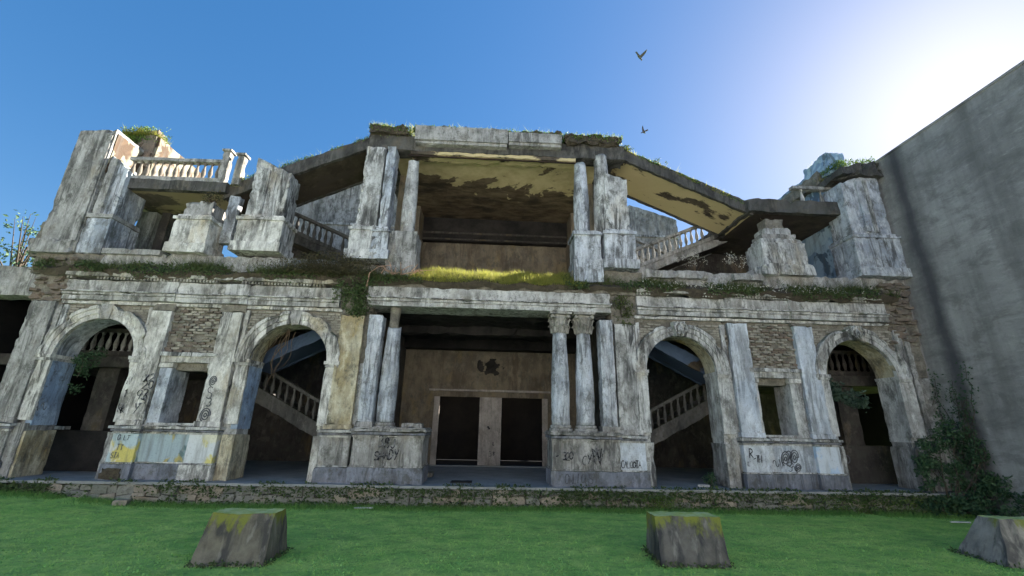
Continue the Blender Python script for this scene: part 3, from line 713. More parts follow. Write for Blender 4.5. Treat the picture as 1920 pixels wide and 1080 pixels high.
def flight(x0, z0, x1, z1, y0, y1, th, mat, sof, steps=12):
    """sloping stair slab: sawtooth treads on top, plain soffit below"""
    poly = []; dx, dz = (x1 - x0) / steps, (z1 - z0) / steps
    for i in range(steps): poly += [(x0 + dx * i, z0 + dz * i), (x0 + dx * i, z0 + dz * (i + 1))]
    poly += [(x1, z1), (x1, z1 - th), (x0, z0 - th)]
    f = MB().prism(poly, y0 + .14, y1 - .14).build('stair_flight', mat, RB)
    b = MB(); n = 20
    for yy in (y0, y1 - .13):             # stringers
        P8 = [(x0, yy, z0 - th - .05), (x1, yy, z1 - th - .05), (x1, yy + .13, z1 - th - .05), (x0, yy + .13, z0 - th - .05), (x0, yy, z0 + .16), (x1, yy, z1 + .16), (x1, yy + .13, z1 + .16), (x0, yy + .13, z0 + .16)]
        if x0 > x1: P8 = [P8[i] for i in (1, 0, 3, 2, 5, 4, 7, 6)]
        b.hexa(P8, .12, lambda p: p + noise.noise_vector(p * 3) * .03 + noise.noise_vector(p * 8) * .022)
    b.build('stringer', mat, f)
    b = MB(); b.grid((x0, y0 + .14, z0 - th - .012), (x1, y0 + .14, z1 - th - .012), (x1, y1 - .14, z1 - th - .012), (x0, y1 - .14, z0 - th - .012), 24, 8, lambda p: p + Vector((0, 0, -abs(noise.noise(p * 1.7)) * .02)))
    b.build('soffit', sof, f); return f
for s in (-1, 1):
    # ground flights rise outward to a half landing
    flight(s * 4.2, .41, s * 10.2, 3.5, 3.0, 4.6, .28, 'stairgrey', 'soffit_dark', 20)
    balustrade(s * 4.3, .52, s * 10.2, 3.55, 3.08, 'stairgrey', 'stairgrey', .26)
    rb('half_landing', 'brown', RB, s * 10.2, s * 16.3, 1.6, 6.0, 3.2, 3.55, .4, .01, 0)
    balustrade(s * 10.4, 3.6, s * 15.6, 3.6, 1.8 if s < 0 else 1.9, 'grey' if s < 0 else 'brown', 'brown', .24)
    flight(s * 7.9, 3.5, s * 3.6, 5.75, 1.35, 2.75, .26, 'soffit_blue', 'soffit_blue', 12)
    rb('landing_front', 'brown', RB, s * 7.9, s * 10.2, 1.35, 2.9, 3.2, 3.5, .4, .01, 0)
    rb('landing_pier', 'brown', RB, s * 12.45, s * 13.15, 1.9, 2.6, 0, 3.2, .2, .02, .04)
    rb('landing_post', 'tan', RB, s * 11.7, s * 11.85, 2.0, 2.2, 0, 3.2, .2, .02, .04)
    rb('low_parapet', 'near_black' if s < 0 else 'brown', RB, s * 10.6, s * 14.3, 1.7, 1.9, 0, 1.2, .3, .015, .03)
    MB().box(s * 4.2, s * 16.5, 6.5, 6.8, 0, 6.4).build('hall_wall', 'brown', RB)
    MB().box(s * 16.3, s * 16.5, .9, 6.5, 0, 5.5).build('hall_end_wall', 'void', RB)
    MB().box(s * 9.9, s * 16.3, .86, 6.45, 5.45, 5.75).build('upper_floor_slab', 'darkcon', RB)
    MB().box(s * 8.1, s * 9.9, 1.301, 4.699, 5.45, 5.75).build('upper_floor_slab', 'darkcon', RB)  # slab stretch added to stop stray sun reaching the arch jambs
    MB().box(s * 4.3, s * 9.9, .86, 1.3, 5.45, 5.75).build('upper_floor_slab', 'darkcon', RB)
    MB().box(s * 4.3, s * 9.9, 4.7, 6.45, 5.45, 5.75).build('upper_floor_slab', 'darkcon', RB)
    MB().prism([(s * 3.2, 5.7), (s * 10.3, 5.7), (s * 10.3, 9.6), (s * 3.2, 6.6)], 4.40, 4.47).build('stair_wall', 'brown', RB)
    # upper flights
    flight(s * 1.6, 6.0, s * 10.3, 9.75, 3.0, 4.5, .26, 'darkcon' if s < 0 else 'grey', 'soffit_dark', 24)
    balustrade(s * 4.6, 7.35, s * 10.2, 9.76, 3.06, 'darkcon' if s < 0 else 'grey', 'darkcon' if s < 0 else 'grey', .24, .18)
rb('inner_sill', 'white', RB, -13.95, -13.3, 1.5, 1.72, 1.22, 1.32, .1, .01, .02)
# upper landings, flights to the top platform
LL = rb('upper_landing', 'darkcon', RB, -13.3, -9.45, .35, 2.7, 9.16, 9.55, .2, .03, .09); rb('landing_return', 'darkcon', LL, -11.2, -9.45, 2.705, 4.5, 9.17, 9.54, .2, .02, .04)
b = MB(); b.grid((-13.2, .5, 9.14), (-9.6, .5, 9.14), (-9.6, 2.65, 9.14), (-13.2, 2.65, 9.14), 12, 12, lambda p: p + Vector((0, 0, -abs(noise.noise(p)) * .03))); b.build('soffit', 'soffit_mid', LL)
LR = rb('upper_landing', 'darkcon', RB, 9.3, 13.35, .35, 4.5, 9.32, 9.84, .2, .05, .12)
b = MB(); b.grid((9.5, .5, 9.28), (13.2, .5, 9.28), (13.2, 4.4, 9.28), (9.5, 4.4, 9.28), 12, 12); b.build('soffit', 'soffit_dark', LR)
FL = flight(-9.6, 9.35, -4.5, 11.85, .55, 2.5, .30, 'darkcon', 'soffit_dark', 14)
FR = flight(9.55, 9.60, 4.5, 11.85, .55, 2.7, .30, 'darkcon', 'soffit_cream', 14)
bl = balustrade(-13.0, 9.53, -9.85, 9.57, .5, 'baluster_tan', 'grey', .235)
for x, h in ((-9.74, 1.32), (-9.22, 1.18)):
    q = rb('newel_post', 'grey', bl, x - .12, x + .12, .38, .62, 9.5, 9.5 + h, .1, .012, .04); rb('newel_cap', 'grey', bl, x - .17, x + .17, .33, .67, 9.5 + h, 9.58 + h, .1, .01, .04)
balustrade(11.2, 9.85, 13.1, 9.86, 3.6, 'white2', 'grey', .24)
balustrade(11.5, 9.85, 13.3, 9.86, .9, 'white2', 'grey', .24, .6)
# top platform
rb('top_beam', 'darkcon', RB, -4.75, 4.75, .3, .85, 11.18, 11.8, .15, .05, .12)
cl = MB(); cl.grid((-3.9, .85, 11.2), (3.9, .85, 11.2), (3.9, 6.0, 11.2), (-3.9, 6.0, 11.2), 40, 26, lambda p: p + Vector((0, 0, .04 * noise.noise(p * 1.1))))
cl.build('platform_ceiling', 'ceiling', RB)
MB().box(-4.5, 4.5, .86, 6.3, 11.3, 11.7).build('platform_slab', 'darkcon', RB)
for x0, x1, z0, z1 in ((-3.06, .33, 11.48, 12.08), (.36, 2.35, 11.58, 11.98)):
    q = rb('cornice_block', 'grey', RB, x0, x1, .02, .5, z0, z1, .12, .018, .06); rb('block_fillet', 'grey', q, x0 + .02, x1 - .02, .08, .5, z0 - .12, z0, .1, .02, .06)
rb('inner_architrave', 'soffit_cream', RB, -3.2, 2.9, .3, .8, 11.04, 11.17, .12, .03, .08)
rb('rusted_rail', 'iron', RB, -3.3, 2.95, .32, .37, 10.96, 11.0, .3, .004, 0)
rb('upper_back_wall', 'tan', RB, -3.9, 3.9, 6.0, 6.3, 5.7, 10.4, .3, .015, 0); rb('upper_beam', 'near_black', RB, -3.7, 3.7, 5.7, 6.0, 10.0, 11.2, .2, .02, .02)
for z0, z1 in ((10.35, 10.45), (10.05, 10.12)): rb('beam_fillet', 'brown', RB, -3.6, 3.6, 5.66, 5.70, z0, z1, .2, .01, .01)
for s in (-1, 1):
    rb('inner_wall', 'tan', RB, s * 3.5, s * 3.95, 4.6, 6.0, 5.7, 11.2, .3, .015, 0)
    rb('inner_pilaster', 'tan', RB, s * 3.62, s * 3.9, 1.9, 2.3, 5.7, 11.1, .2, .015, .03)
rb('rear_wall', 'grey', RB, -10.7, -3.9, 7.0, 7.4, 5.5, 14.3, .25, .02, .1, (13.6, 14.6)); MB().box(-9.6, -3.9, 6.93, 7.0, 11.2, 11.32).build('rear_string_course', 'white', RB)
rb('rear_wall', 'grey', RB, 3.9, 7.15, 7.0, 7.4, 5.5, 13.3, .25, .02, .1, (13.4, 13.0)); rb('rear_wall', 'grey', RB, 7.16, 9.7, 7.0, 7.4, 5.5, 12.0, .25, .02, .1, (13.1, 12.3)); MB().box(3.9, 9.7, 6.93, 7.0, 11.2, 11.32).build('rear_string_course', 'white', RB)
balustrade(4.3, 11.0, 9.2, 8.9, 6.2, 'grey', 'grey', .26); flight(4.0, 11.0, 9.4, 8.7, 6.15, 6.85, .5, 'grey', 'soffit_dark', 12)
MB().box(10.2, 14.3, 4.6, 4.8, 5.7, 9.6).build('rear_wall', 'brown', RB)
# ---- upper storey pillars
Y0 = .05
def pillar(x0, x1, z0, zs, zt, m, tops=None, y1=.85, pm=None, broken=.12, mould=True):
    """pedestal from z0 to zs, shaft to zt"""
    pm = pm or m
    d = rb('upper_pedestal', pm, RB, x0 - .12, x1 + .12, Y0 - .12, y1, z0, zs - .14, .13, .016, .06)
    rb('pedestal_foot', pm, d, x0 - .19, x1 + .19, Y0 - .19, y1 + .02, z0 - .02, z0 + .30, .12, .016, .07)
    if mould:
        rb('pedestal_cap', pm, d, x0 - .17, x1 + .17, Y0 - .17, y1 + .02, zs - .14, zs - .03, .1, .012, .05)
        rb('pedestal_cap', pm, d, x0 - .08, x1 + .08, Y0 - .09, y1 + .01, zs - .03, zs + .06, .1, .012, .05)
    if zt > zs: rb('upper_shaft', m, d, x0, x1, Y0, y1 - .05, zs + .04, zt, .11, .018, broken, tops)
    return d
# far left tall pillar
T = rb('tall_pillar', 'grey', RB, -14.62, -13.42, .05, 1.3, 6.62, 11.25, .16, .018, .10, (11.15, 11.28))
rb('brick_flank', 'lichenwall', T, -13.44, -13.39, .12, 1.28, 9.6, 11.15, .12, .02, .05); rb('pillar_strip', 'grey', T, -13.62, -13.46, .0, .06, 7.0, 11.0, .12, .012, .04)
rb('pillar_return', 'bluish', T, -13.40, -12.72, .18, 1.2, 6.62, 9.95, .14, .016, .12, (10.3, 9.75)); rb('pillar_return', 'grey', T, -13.30, -13.05, .06, .18, 7.0, 10.1, .12, .014, .08)
rb('pillar_moulding', 'grey', T, -13.42, -12.58, .02, 1.22, 7.86, 8.0, .1, .014, .05); rb('pillar_foot', 'bluish', T, -13.40, -12.62, .05, 1.2, 6.6, 7.85, .14, .016, .07)
rb('pillar_foot', 'grey', T, -14.8, -13.5, -.06, 1.3, 6.55, 7.0, .14, .02, .09); rb('pillar_stub', 'mortar', T, -14.95, -14.6, .25, 1.4, 6.5, 7.75, .14, .04, .1)
rb('end_wall', 'lichenwall', RB, -13.95, -13.0, 1.32, 4.0, 9.3, 11.9, .2, .03, .1, (12.0, 11.9)); rb('broken_end', 'brickred', RB, -14.5, -13.1, 1.25, 1.6, 10.6, 11.85, .1, .07, .2, (11.4, 12.2))
for x, wd, m in ((-13.3, .32, 'grey'), (-12.62, .16, 'brown')): rb('landing_support', m, RB, x - wd, x + wd, 2.1, 2.65, 5.7, 9.13, .2, .02, .05)
# stump with leaning fragment
d = pillar(-10.4, -9.5, 6.72, 8.0, 8.62, 'grey', pm='white2'); rb('wall_fragment', 'bluish', d, -9.34, -8.98, .5, .75, 7.3, 9.1, .1, .03, .12)
pillar(-8.4, -7.17, 6.85, 8.08, 10.2, 'white', (10.4, 9.85), pm='white2', broken=.16); rb('shaft_strip', 'white', RB, -7.98, -7.86, .0, .06, 8.2, 9.9, .1, .012, .03)
pillar(-4.72, -4.05, 6.72, 7.88, 11.08, 'white', pm='white'); pillar(-3.98, -3.68, 6.74, 7.84, 11.12, 'bluish', y1=.7, pm='bluish')
d = rb('upper_pedestal', 'grey', RB, -3.55, -2.64, .02, .95, 6.2, 7.80, .12, .02, .06); rb('pedestal_foot', 'grey', d, -3.58, -2.60, -.03, .97, 6.2, 6.95, .12, .02, .06)
c = column(-3.08, .45, 7.85, 10.85, .24, 'white', .15, False, 'upper_column'); MB().tube([(-3.05, .45, 10.7), (-3.02, .45, 11.3)], .025).build('rebar', 'iron', c)
d = rb('upper_pedestal', 'bluish', RB, 2.72, 3.62, .02, .95, 6.2, 7.92, .12, .02, .05); rb('pedestal_foot', 'bluish', d, 2.66, 3.66, -.05, .97, 6.2, 7.02, .12, .02, .06); rb('pedestal_cap', 'bluish', d, 2.66, 3.66, -.05, .97, 7.92, 8.06, .1, .014, .05)
c = column(3.08, .45, 8.06, 11.0, .275, 'bluish', .05, False, 'upper_column')
column(3.85, .40, 8.12, 11.35, .30, 'white', .08, False, 'upper_column')
pillar(3.86, 4.68, 6.72, 8.10, 10.3, 'white', (10.45, 10.2), y1=.8, pm='bluish', broken=.16)
# eroded pedestal on the right, stepping in like a pyramid
d = rb('upper_pedestal', 'white', RB, 9.3, 10.88, .0, .95, 6.8, 7.92, .12, .02, .08)
rb('pedestal_foot', 'white', d, 9.2, 11.0, -.08, .97, 6.7, 7.1, .12, .025, .12)
for i, (w2, z0, z1, m) in enumerate(((.74, 7.92, 8.1, 'white'), (.62, 8.1, 8.3, 'grey'), (.48, 8.3, 8.56, 'white'), (.33, 8.56, 8.95, 'mortar'))): rb('pedestal_cap', m, d, 10.08 - w2, 10.08 + w2, .05 + i * .06, .9 - i * .06, z0, z1, .09, .03, .10)
# far right tall pillar
d = pillar(12.78, 14.25, 6.78, 8.35, 10.8, 'bluish', (10.5, 11.0), y1=1.0, pm='bluish', broken=.1)
rb('shaft_strip', 'bluish', d, 13.3, 13.5, -.01, .07, 8.5, 10.6, .1, .012, .03); rb('shaft_strip', 'white', d, 13.62, 13.74, -.01, .07, 8.5, 10.6, .1, .012, .03)
rb('broken_cornice', 'darkcon', d, 12.72, 14.32, -.15, 1.1, 10.75, 11.25, .12, .06, .2, (11.0, 11.45))
rb('end_wall', 'bluegraf', RB, 12.95, 13.6, .95, 4.4, 5.7, 11.8, .2, .03, .12); rb('end_wall_cornice', 'mortar', RB, 12.7, 13.35, .9, 3.2, 11.0, 11.5, .12, .05, .15); rb('end_wall', 'bluegraf', RB, 12.9, 13.6, .5, 1.8, 11.2, 12.15, .12, .05, .15)
# parapet course under the pillars
for x0, x1, z in ((-14.6, -12.5, 6.6), (-12.6, -10.6, 6.72), (-10.6, -5.1, 6.7), (-5.1, -2.6, 6.6), (2.6, 5.0, 6.66), (5.0, 9.2, 6.74), (9.2, 14.2, 6.74)):
    rb('parapet_course', 'mortar' if z < 6.7 else 'grey', RB, x0, x1, .12, .95, 5.9, z, .16, .05, .12)
rb('coping_slab', 'grey', RB, -12.55, -10.75, .0, .9, 6.6, 6.78, .14, .02, .06); rb('coping_slab', 'grey', RB, 5.1, 7.2, -.05, .5, 6.45, 6.72, .12, .03, .1); rb('coping_slab', 'grey', RB, 8.1, 9.1, -.1, .4, 6.45, 6.68, .12, .03, .1)

# bent reinforcing bars where shafts and slabs broke off
for x, y, z in ((-8.2, .5, 10.25), (-7.5, .4, 9.85), (-9.9, .4, 8.6), (-4.5, .4, 11.05), (4.3, .4, 10.25), (4.55, .5, 10.2), (10.0, .4, 8.9), (10.2, .5, 8.9), (13.1, .4, 10.7), (-13.1, .5, 9.9), (-4.75, .7, 11.4), (4.75, .7, 11.35)):
    for k in range(2):
        p = Vector((x + rnd.uniform(-.12, .12), y, z - .1)); d = Vector((rnd.gauss(0, .12), rnd.gauss(0, .06), rnd.uniform(.15, .4)))
        MB().tube([p, p + d * .6, p + d + Vector((rnd.gauss(0, .08), 0, -.03))], .012, .01, 5).build('rebar', 'iron', RB)
# ------------------------------------------------------------------ growth on the ledges
def bank(name, x0, x1, yf, yb, zf, zb, n):
    b = MB(); b.grid((x0, yf, zf), (x1, yf, zf), (x1, yb, zb), (x0, yb, zb), n, 7, lambda p: p + Vector((0, .10 * noise.noise(p * 1.9), .14 * noise.noise(p * 1.5) + .07 * noise.noise(p * 5))))
    b.grid((x0, yf + .1, zf - .2), (x1, yf + .1, zf - .2), (x1, yf, zf), (x0, yf, zf), n, 1, lambda p: p + Vector((0, .10 * noise.noise(p * 1.9), .14 * noise.noise(p * 1.5) + .07 * noise.noise(p * 5))))
    return b.build(name, 'soil', RB)
tag(bank('ledge_soil', -14.3, 13.7, -.16, .35, 6.02, 6.42, 150), kind='stuff')
def gsurf(x, y): p = Vector((x, y, 6.1)); return 6.02 + (y + .16) / .51 * .4 + .10 * noise.noise(p * 1.5)
pts = []; rg = random.Random(21)
for i in range(34000):
    x = rg.uniform(-14.3, 13.7); y = rg.uniform(-.2, .4)
    if abs(x + .3) < 2.6: continue
    if noise.noise(Vector((x * .8, y * 2, 4))) + .35 < rg.random() * .8: continue
    pts.append((x, y, gsurf(x, y)))
tag(blades('ledge_weeds', 'grassdark', pts, .24, .015, 5, .8), 'dull brown-green weeds matted along the ledge above the arches', 'weeds')
pts = [(x, y, gsurf(x, y)) for x, y in ((rg.uniform(-2.75, 2.9), rg.uniform(-.2, .5)) for i in range(11000))]
tag(blades('ledge_grass', 'grassledge', pts, .17, .013, 6, .5), 'sunlit yellow-green grass strip on the ledge over the portico', 'grass')
b = MB()
for i in range(19000):
    x = rg.uniform(-14.2, 13.6); y = rg.uniform(-.3, .3); q = noise.noise(Vector((x * .7, 1, 9)))
    if abs(x) < 2.3 or q < -.1: continue
    b.leaf(Vector((x, y, gsurf(x, y) + (rg.random() * .16 if rg.random() < .7 else -rg.random() * .3 * max(0, q + .2)))), .075, rg)
tag(b.build('ledge_creeper', 'leaf'), 'leafy creepers trailing over the ledge above the cornice', 'creeper', kind='stuff')
b = MB()
for i in range(420):
    x = rg.gauss(7.3, 1.6) if i % 3 else rg.gauss(11, .8)
    if x < 4.8 or x > 13.2: continue
    b.leaf(Vector((x, -.22 + rg.random() * .1, 6.02 + rg.random() * .22)), .05, rg, 0, .9)
tag(b.build('ledge_flowers', 'flower'), 'tiny white flowers scattered along the right ledge', 'flowers', kind='stuff')
pts = []
for x0, x1, y0, y1, z, n in ((-4.85, -3.2, .15, 1.1, 12.1, 3000), (-3.2, 2.6, .15, .9, 12.12, 3000), (2.3, 4.7, .15, 1.1, 12.1, 2400), (4.6, 9.0, .5, .9, 0, 1800), (-9.0, -4.6, .5, .9, 0, 900), (-14.35, -13.05, 1.15, 1.9, 12.0, 5200), (13.0, 13.6, .6, 1.6, 12.1, 700), (-10.6, -9.2, .4, .9, 9.55, 700), (12.7, 14.3, -.1, 1.0, 11.1, 700)):
    for i in range(n):
        x = rg.uniform(x0, x1)
        if noise.noise(Vector((x * 1.5, 2, z))) + .4 < rg.random() * .7: continue
        pts.append((x, rg.uniform(y0, y1), (z - .06) if z else 11.95 - (abs(x) - 4.5) * .48))
tag(blades('roof_grass', 'grassledge', pts, .17, .015, 8, .6), 'yellow-green grass growing along the broken tops of the ruin', 'grass')
# turf clods on the canopy
for x0, x1, z0, z1 in ((-4.75, -3.3, 11.75, 12.05), (-3.1, 2.4, 11.95, 12.1), (2.5, 4.6, 11.75, 12.1)):
    tag(rb('roof_turf', 'soil', RB, x0, x1, .12, 1.0, z0, z1, .07, .13, .1), kind='stuff')
    b = MB(); n = int((x1 - x0) * 700)
    for i in range(n):
        x = rg.uniform(x0 - .05, x1 + .05)
        b.leaf(Vector((x, .1 + rg.random() * .5 - .06, z1 - abs(rg.gauss(0, .12)) + .06 * noise.noise(Vector((x * 2, 0, 0))))), .07, rg)
    tag(b.build('roof_moss', 'moss', RB), kind='stuff')

b = MB()
for s_ in (-1, 1):
    for i in range(2600):
        x = rg.uniform(4.5, 9.6); 
        if noise.noise(Vector((x * 1.3 * s_, 3, 3))) < -.05: continue
        b.leaf(Vector((s_ * x, .5 + rg.random() * .25, 12.0 - (x - 4.5) * .48 - abs(rg.gauss(0, .05)) + .05)), .06, rg)
for i in range(1500):
    x = rg.uniform(12.7, 14.3); b.leaf(Vector((x, -.1 + rg.random() * .9, 11.25 + rg.random() * .16 + (x - 12.7) * .1)), .07, rg)
for i in range(2400): b.leaf(Vector((rg.gauss(-13.7, .3), 1.2 + rg.random() * .5, 11.9 + rg.uniform(-.25, .4))), .08, rg)
tag(b.build('wall_moss', 'moss'), 'green moss and weeds along the sloping tops and broken ends of the ruin', 'moss', kind='stuff')
def shrub(name, label, cat, base, blobs, n, size, mat, stems=5, smat='bark', seed=0, group=None, flat=0., asp=.55):
    rg = random.Random(seed); base = Vector(base); t = thing(name, base, label, cat, group)
    b = MB()
    for i in range(stems):
        c, r = rg.choice(blobs); e = Vector(c) + Vector((rg.gauss(0, .4) * r[0], rg.gauss(0, .4) * r[1], rg.gauss(0, .4) * r[2])) - base
        mid = e * .5 + Vector((rg.gauss(0, .08), rg.gauss(0, .08), rg.gauss(0, .08)))
        b.tube([(0, 0, 0), mid, e], .022, .006, 5)
    b.build('stem', smat, t)
    b = MB(); tot = sum(r[0] * r[1] * r[2] for _, r in blobs)
    for c, r in blobs:
        for i in range(int(n * r[0] * r[1] * r[2] / tot)):
            d = Vector((rg.gauss(0, 1), rg.gauss(0, 1), rg.gauss(0, 1))).normalized() * rg.random() ** .42
            p = Vector((c[0] + d.x * r[0], c[1] + d.y * r[1], c[2] + d.z * r[2]))
            if noise.noise(p * 3.2 + Vector((seed, 0, 0))) < (.05 if seed == 7 else -.12): continue
            b.leaf(p - base, size, rg, flat, asp)
    b.build('foliage', mat, t); return t
shrub('hanging_shrub', 'bushy green shrub hanging over the cornice left of the portico', 'shrub', (-4.4, .1, 6.1),
      [((-4.35, -.15, 5.75), (.62, .3, .38)), ((-4.3, -.1, 5.3), (.5, .25, .55)), ((-4.7, -.15, 5.5), (.4, .25, .4)), ((-4.2, -.05, 4.95), (.32, .18, .25))], 3600, .085, 'leaf', 8, seed=1)
shrub('hanging_shrub', 'small dull shrub hanging in the gap right of the portico entablature', 'shrub', (4.2, .1, 5.9), [((4.22, -.0, 5.35), (.36, .2, .42)), ((4.3, -.02, 5.0), (.3, .16, .3))], 1300, .07, 'grassdark', 6, seed=2)
b = MB(); rg = random.Random(9)
bx = thing('dry_bush', (-5.3, -.05, 6.3), 'tangled grey-brown bush on the ledge left of the portico pillar', 'bush')
for i in range(1500):
    x = max(-2.2, min(1.5, rg.gauss(-.1, .8))); p = Vector((x, rg.uniform(-.25, .35), -.2)); d = Vector((rg.gauss(0, .5), rg.gauss(-.2, .35), rg.uniform(.1, 1))).normalized()
    L = rg.uniform(.2, .8) * (1 - abs(x) / 3); b.tube([p, p + d * L * .6, p + d * L + Vector((rg.gauss(0, .06), 0, -.08))], .006, .003, 3)
b.build('twigs', 'leafdry', bx)
b = MB()
for i in range(4200):
    x = rg.gauss(-.1, .85); b.leaf(Vector((x, rg.uniform(-.4, .3), rg.uniform(-.3, .6) * max(.1, 1 - abs(x) / 2.4))), .06, rg)
b.build('foliage', 'leafdry', bx)
b = MB(); tw = thing('dry_branch', (-3.1, -.2, 6.25), 'bare pinkish dry branches lying at the left end of the sunlit grass', 'branches')
for i in range(16):
    p = Vector((rg.gauss(0, .3), rg.uniform(-.15, .1), rg.uniform(-.1, .05))); e = p + Vector((rg.gauss(.1, .4), rg.gauss(-.1, .12), rg.uniform(-.1, .35)))
    b.tube([p, (p + e) / 2 + Vector((0, 0, rg.gauss(.05, .06))), e], .018, .006, 5)
b.tube([(-.9, -.05, -.55), (-.85, -.1, -.1), (-.6, -.1, .12), (-.2, -.05, .2)], .02, .012, 5)
b.build('branch', 'twigpale', tw)
shrub('weeds_on_stump', 'small weeds sprouting from the broken stump below the left landing', 'weeds', (-9.7, .3, 8.6), [((-9.6, .1, 8.75), (.35, .25, .3))], 420, .07, 'leafdry', 6, 'twig', 3)
shrub('arch_creeper', 'dark green creeper hanging inside the leftmost arch', 'creeper', (-12.6, .55, 3.4), [((-12.45, .6, 3.25), (.35, .3, .3)), ((-12.6, .7, 2.7), (.2, .2, .45)), ((-12.2, .6, 3.5), (.25, .25, .2))], 1500, .07, 'leafdark', 5, seed=4)
shrub('arch_shrub', 'grey-green leafy shrub hanging inside the rightmost arch', 'shrub', (11.0, .6, 3.2), [((11.3, .5, 2.9), (.42, .3, .32)), ((11.85, .45, 2.65), (.5, .3, .28)), ((12.2, .5, 2.45), (.3, .25, .2)), ((11.1, .5, 3.2), (.2, .2, .2))], 1500, .11, 'leafblue', 9, seed=5)
shrub('arch_shrub', 'small dark green bush at the right foot of the arch right of the portico', 'shrub', (6.75, .4, 0), [((6.72, .35, .2), (.22, .2, .22))], 420, .06, 'leafdark', 4, seed=6)
shrub('ivy_bush', 'large dark ivy bush smothering the right end of the facade', 'bush', (13.3, -.4, -.5),
      [((13.9, -.4, 1.6), (.5, .35, .5)), ((12.85, -.35, 1.0), (.35, .3, .4)), ((13.5, -.5, .6), (.35, .3, .5)), ((14.3, -1.3, .1), (.15, .8, .5)), ((13.3, -.3, 1.25), (.4, .3, .35)), ((14.2, -.7, .9), (.28, .5, .7)), ((12.9, -.4, .55), (.35, .3, .7)), ((14.1, -.7, .2), (.4, .5, .6)), ((13.5, -.7, -.2), (.7, .4, .4)), ((12.7, -.7, -.3), (.55, .3, .25)), ((13.9, -1.1, -.35), (.6, .5, .3))], 10500, .10, 'leafdark', 22, seed=7)
for i, (x, z, n, lab) in enumerate(((6.9, 6.75, 40, 'dried pale weed stalks nearest the right-hand stair balustrade'), (8.45, 6.8, 44, 'dried pale weed stalks just left of the eroded pedestal'))):
    t = thing('dry_weed', (x, .2, z), lab, 'weeds', 'dry weeds on the right ledge'); b = MB(); fl = MB()
    for k in range(14):
        e = Vector((rg.gauss(0, .25), rg.gauss(0, .1), rg.uniform(.25, .7))); b.tube([(rg.gauss(0, .05), 0, -.1), e * .5, e], .008, .004, 4)
        for q in range(14): fl.leaf(e + Vector((rg.gauss(0, .06), rg.gauss(0, .04), rg.gauss(0, .05))), .04, rg, 0, .8)
    b.build('stalk', 'twig', t); fl.build('flower_head', 'flower', t)
b = MB(); vn = thing('hanging_vine', (-6.8, .6, 4.3), 'thin bare vines hanging inside the arch left of the portico', 'vine')
for i in range(9):
    x = rg.uniform(-.25, .65); z = .2 - abs(x) * .3; pts = [(x, 0, z)]
    for k in range(7): x += rg.gauss(-.05, .07); z -= rg.uniform(.12, .3); pts.append((x, rg.gauss(0, .03), z))
    b.tube(pts, .012, .005, 4)
b.build('stem', 'twig', vn)
for i, (x, y, z, lab) in enumerate(((4.95, .6, 11.8, 'little dark sprout on the right shoulder of the broken canopy'), (6.2, .6, 11.25, 'low green sprout on the top edge of the right stair flight'))):
    shrub('sprout', lab, 'sprout', (x, y, z), [((x, y, z + .1), (.28, .2, .16))], 260, .07, 'leaf', 4, seed=30 + i, group='sprouts on the broken stair')

iv = thing('climbing_ivy', (14.3, .3, .5), 'thin dark ivy strands climbing the corner between facade and concrete wall', 'ivy')
b = MB(); lf = MB(); rg = random.Random(41)
for i in range(11):
    p = Vector((rg.uniform(-.5, .02), rg.uniform(-1.3, -.1), .2)); q = [p.copy()]
    for k in range(rg.randint(6, 13)):
        p = p + Vector((rg.gauss(.02, .04), rg.gauss(.02, .09), rg.uniform(.12, .3))); p.x = min(p.x, .05); q.append(p.copy())
        for j in range(11): lf.leaf(p + Vector((rg.gauss(-.03, .05), rg.gauss(0, .09), rg.gauss(0, .1))), .08, rg)
    b.tube(q, .016, .006, 5)
b.build('stem', 'bark', iv); lf.build('foliage', 'leafdark', iv)
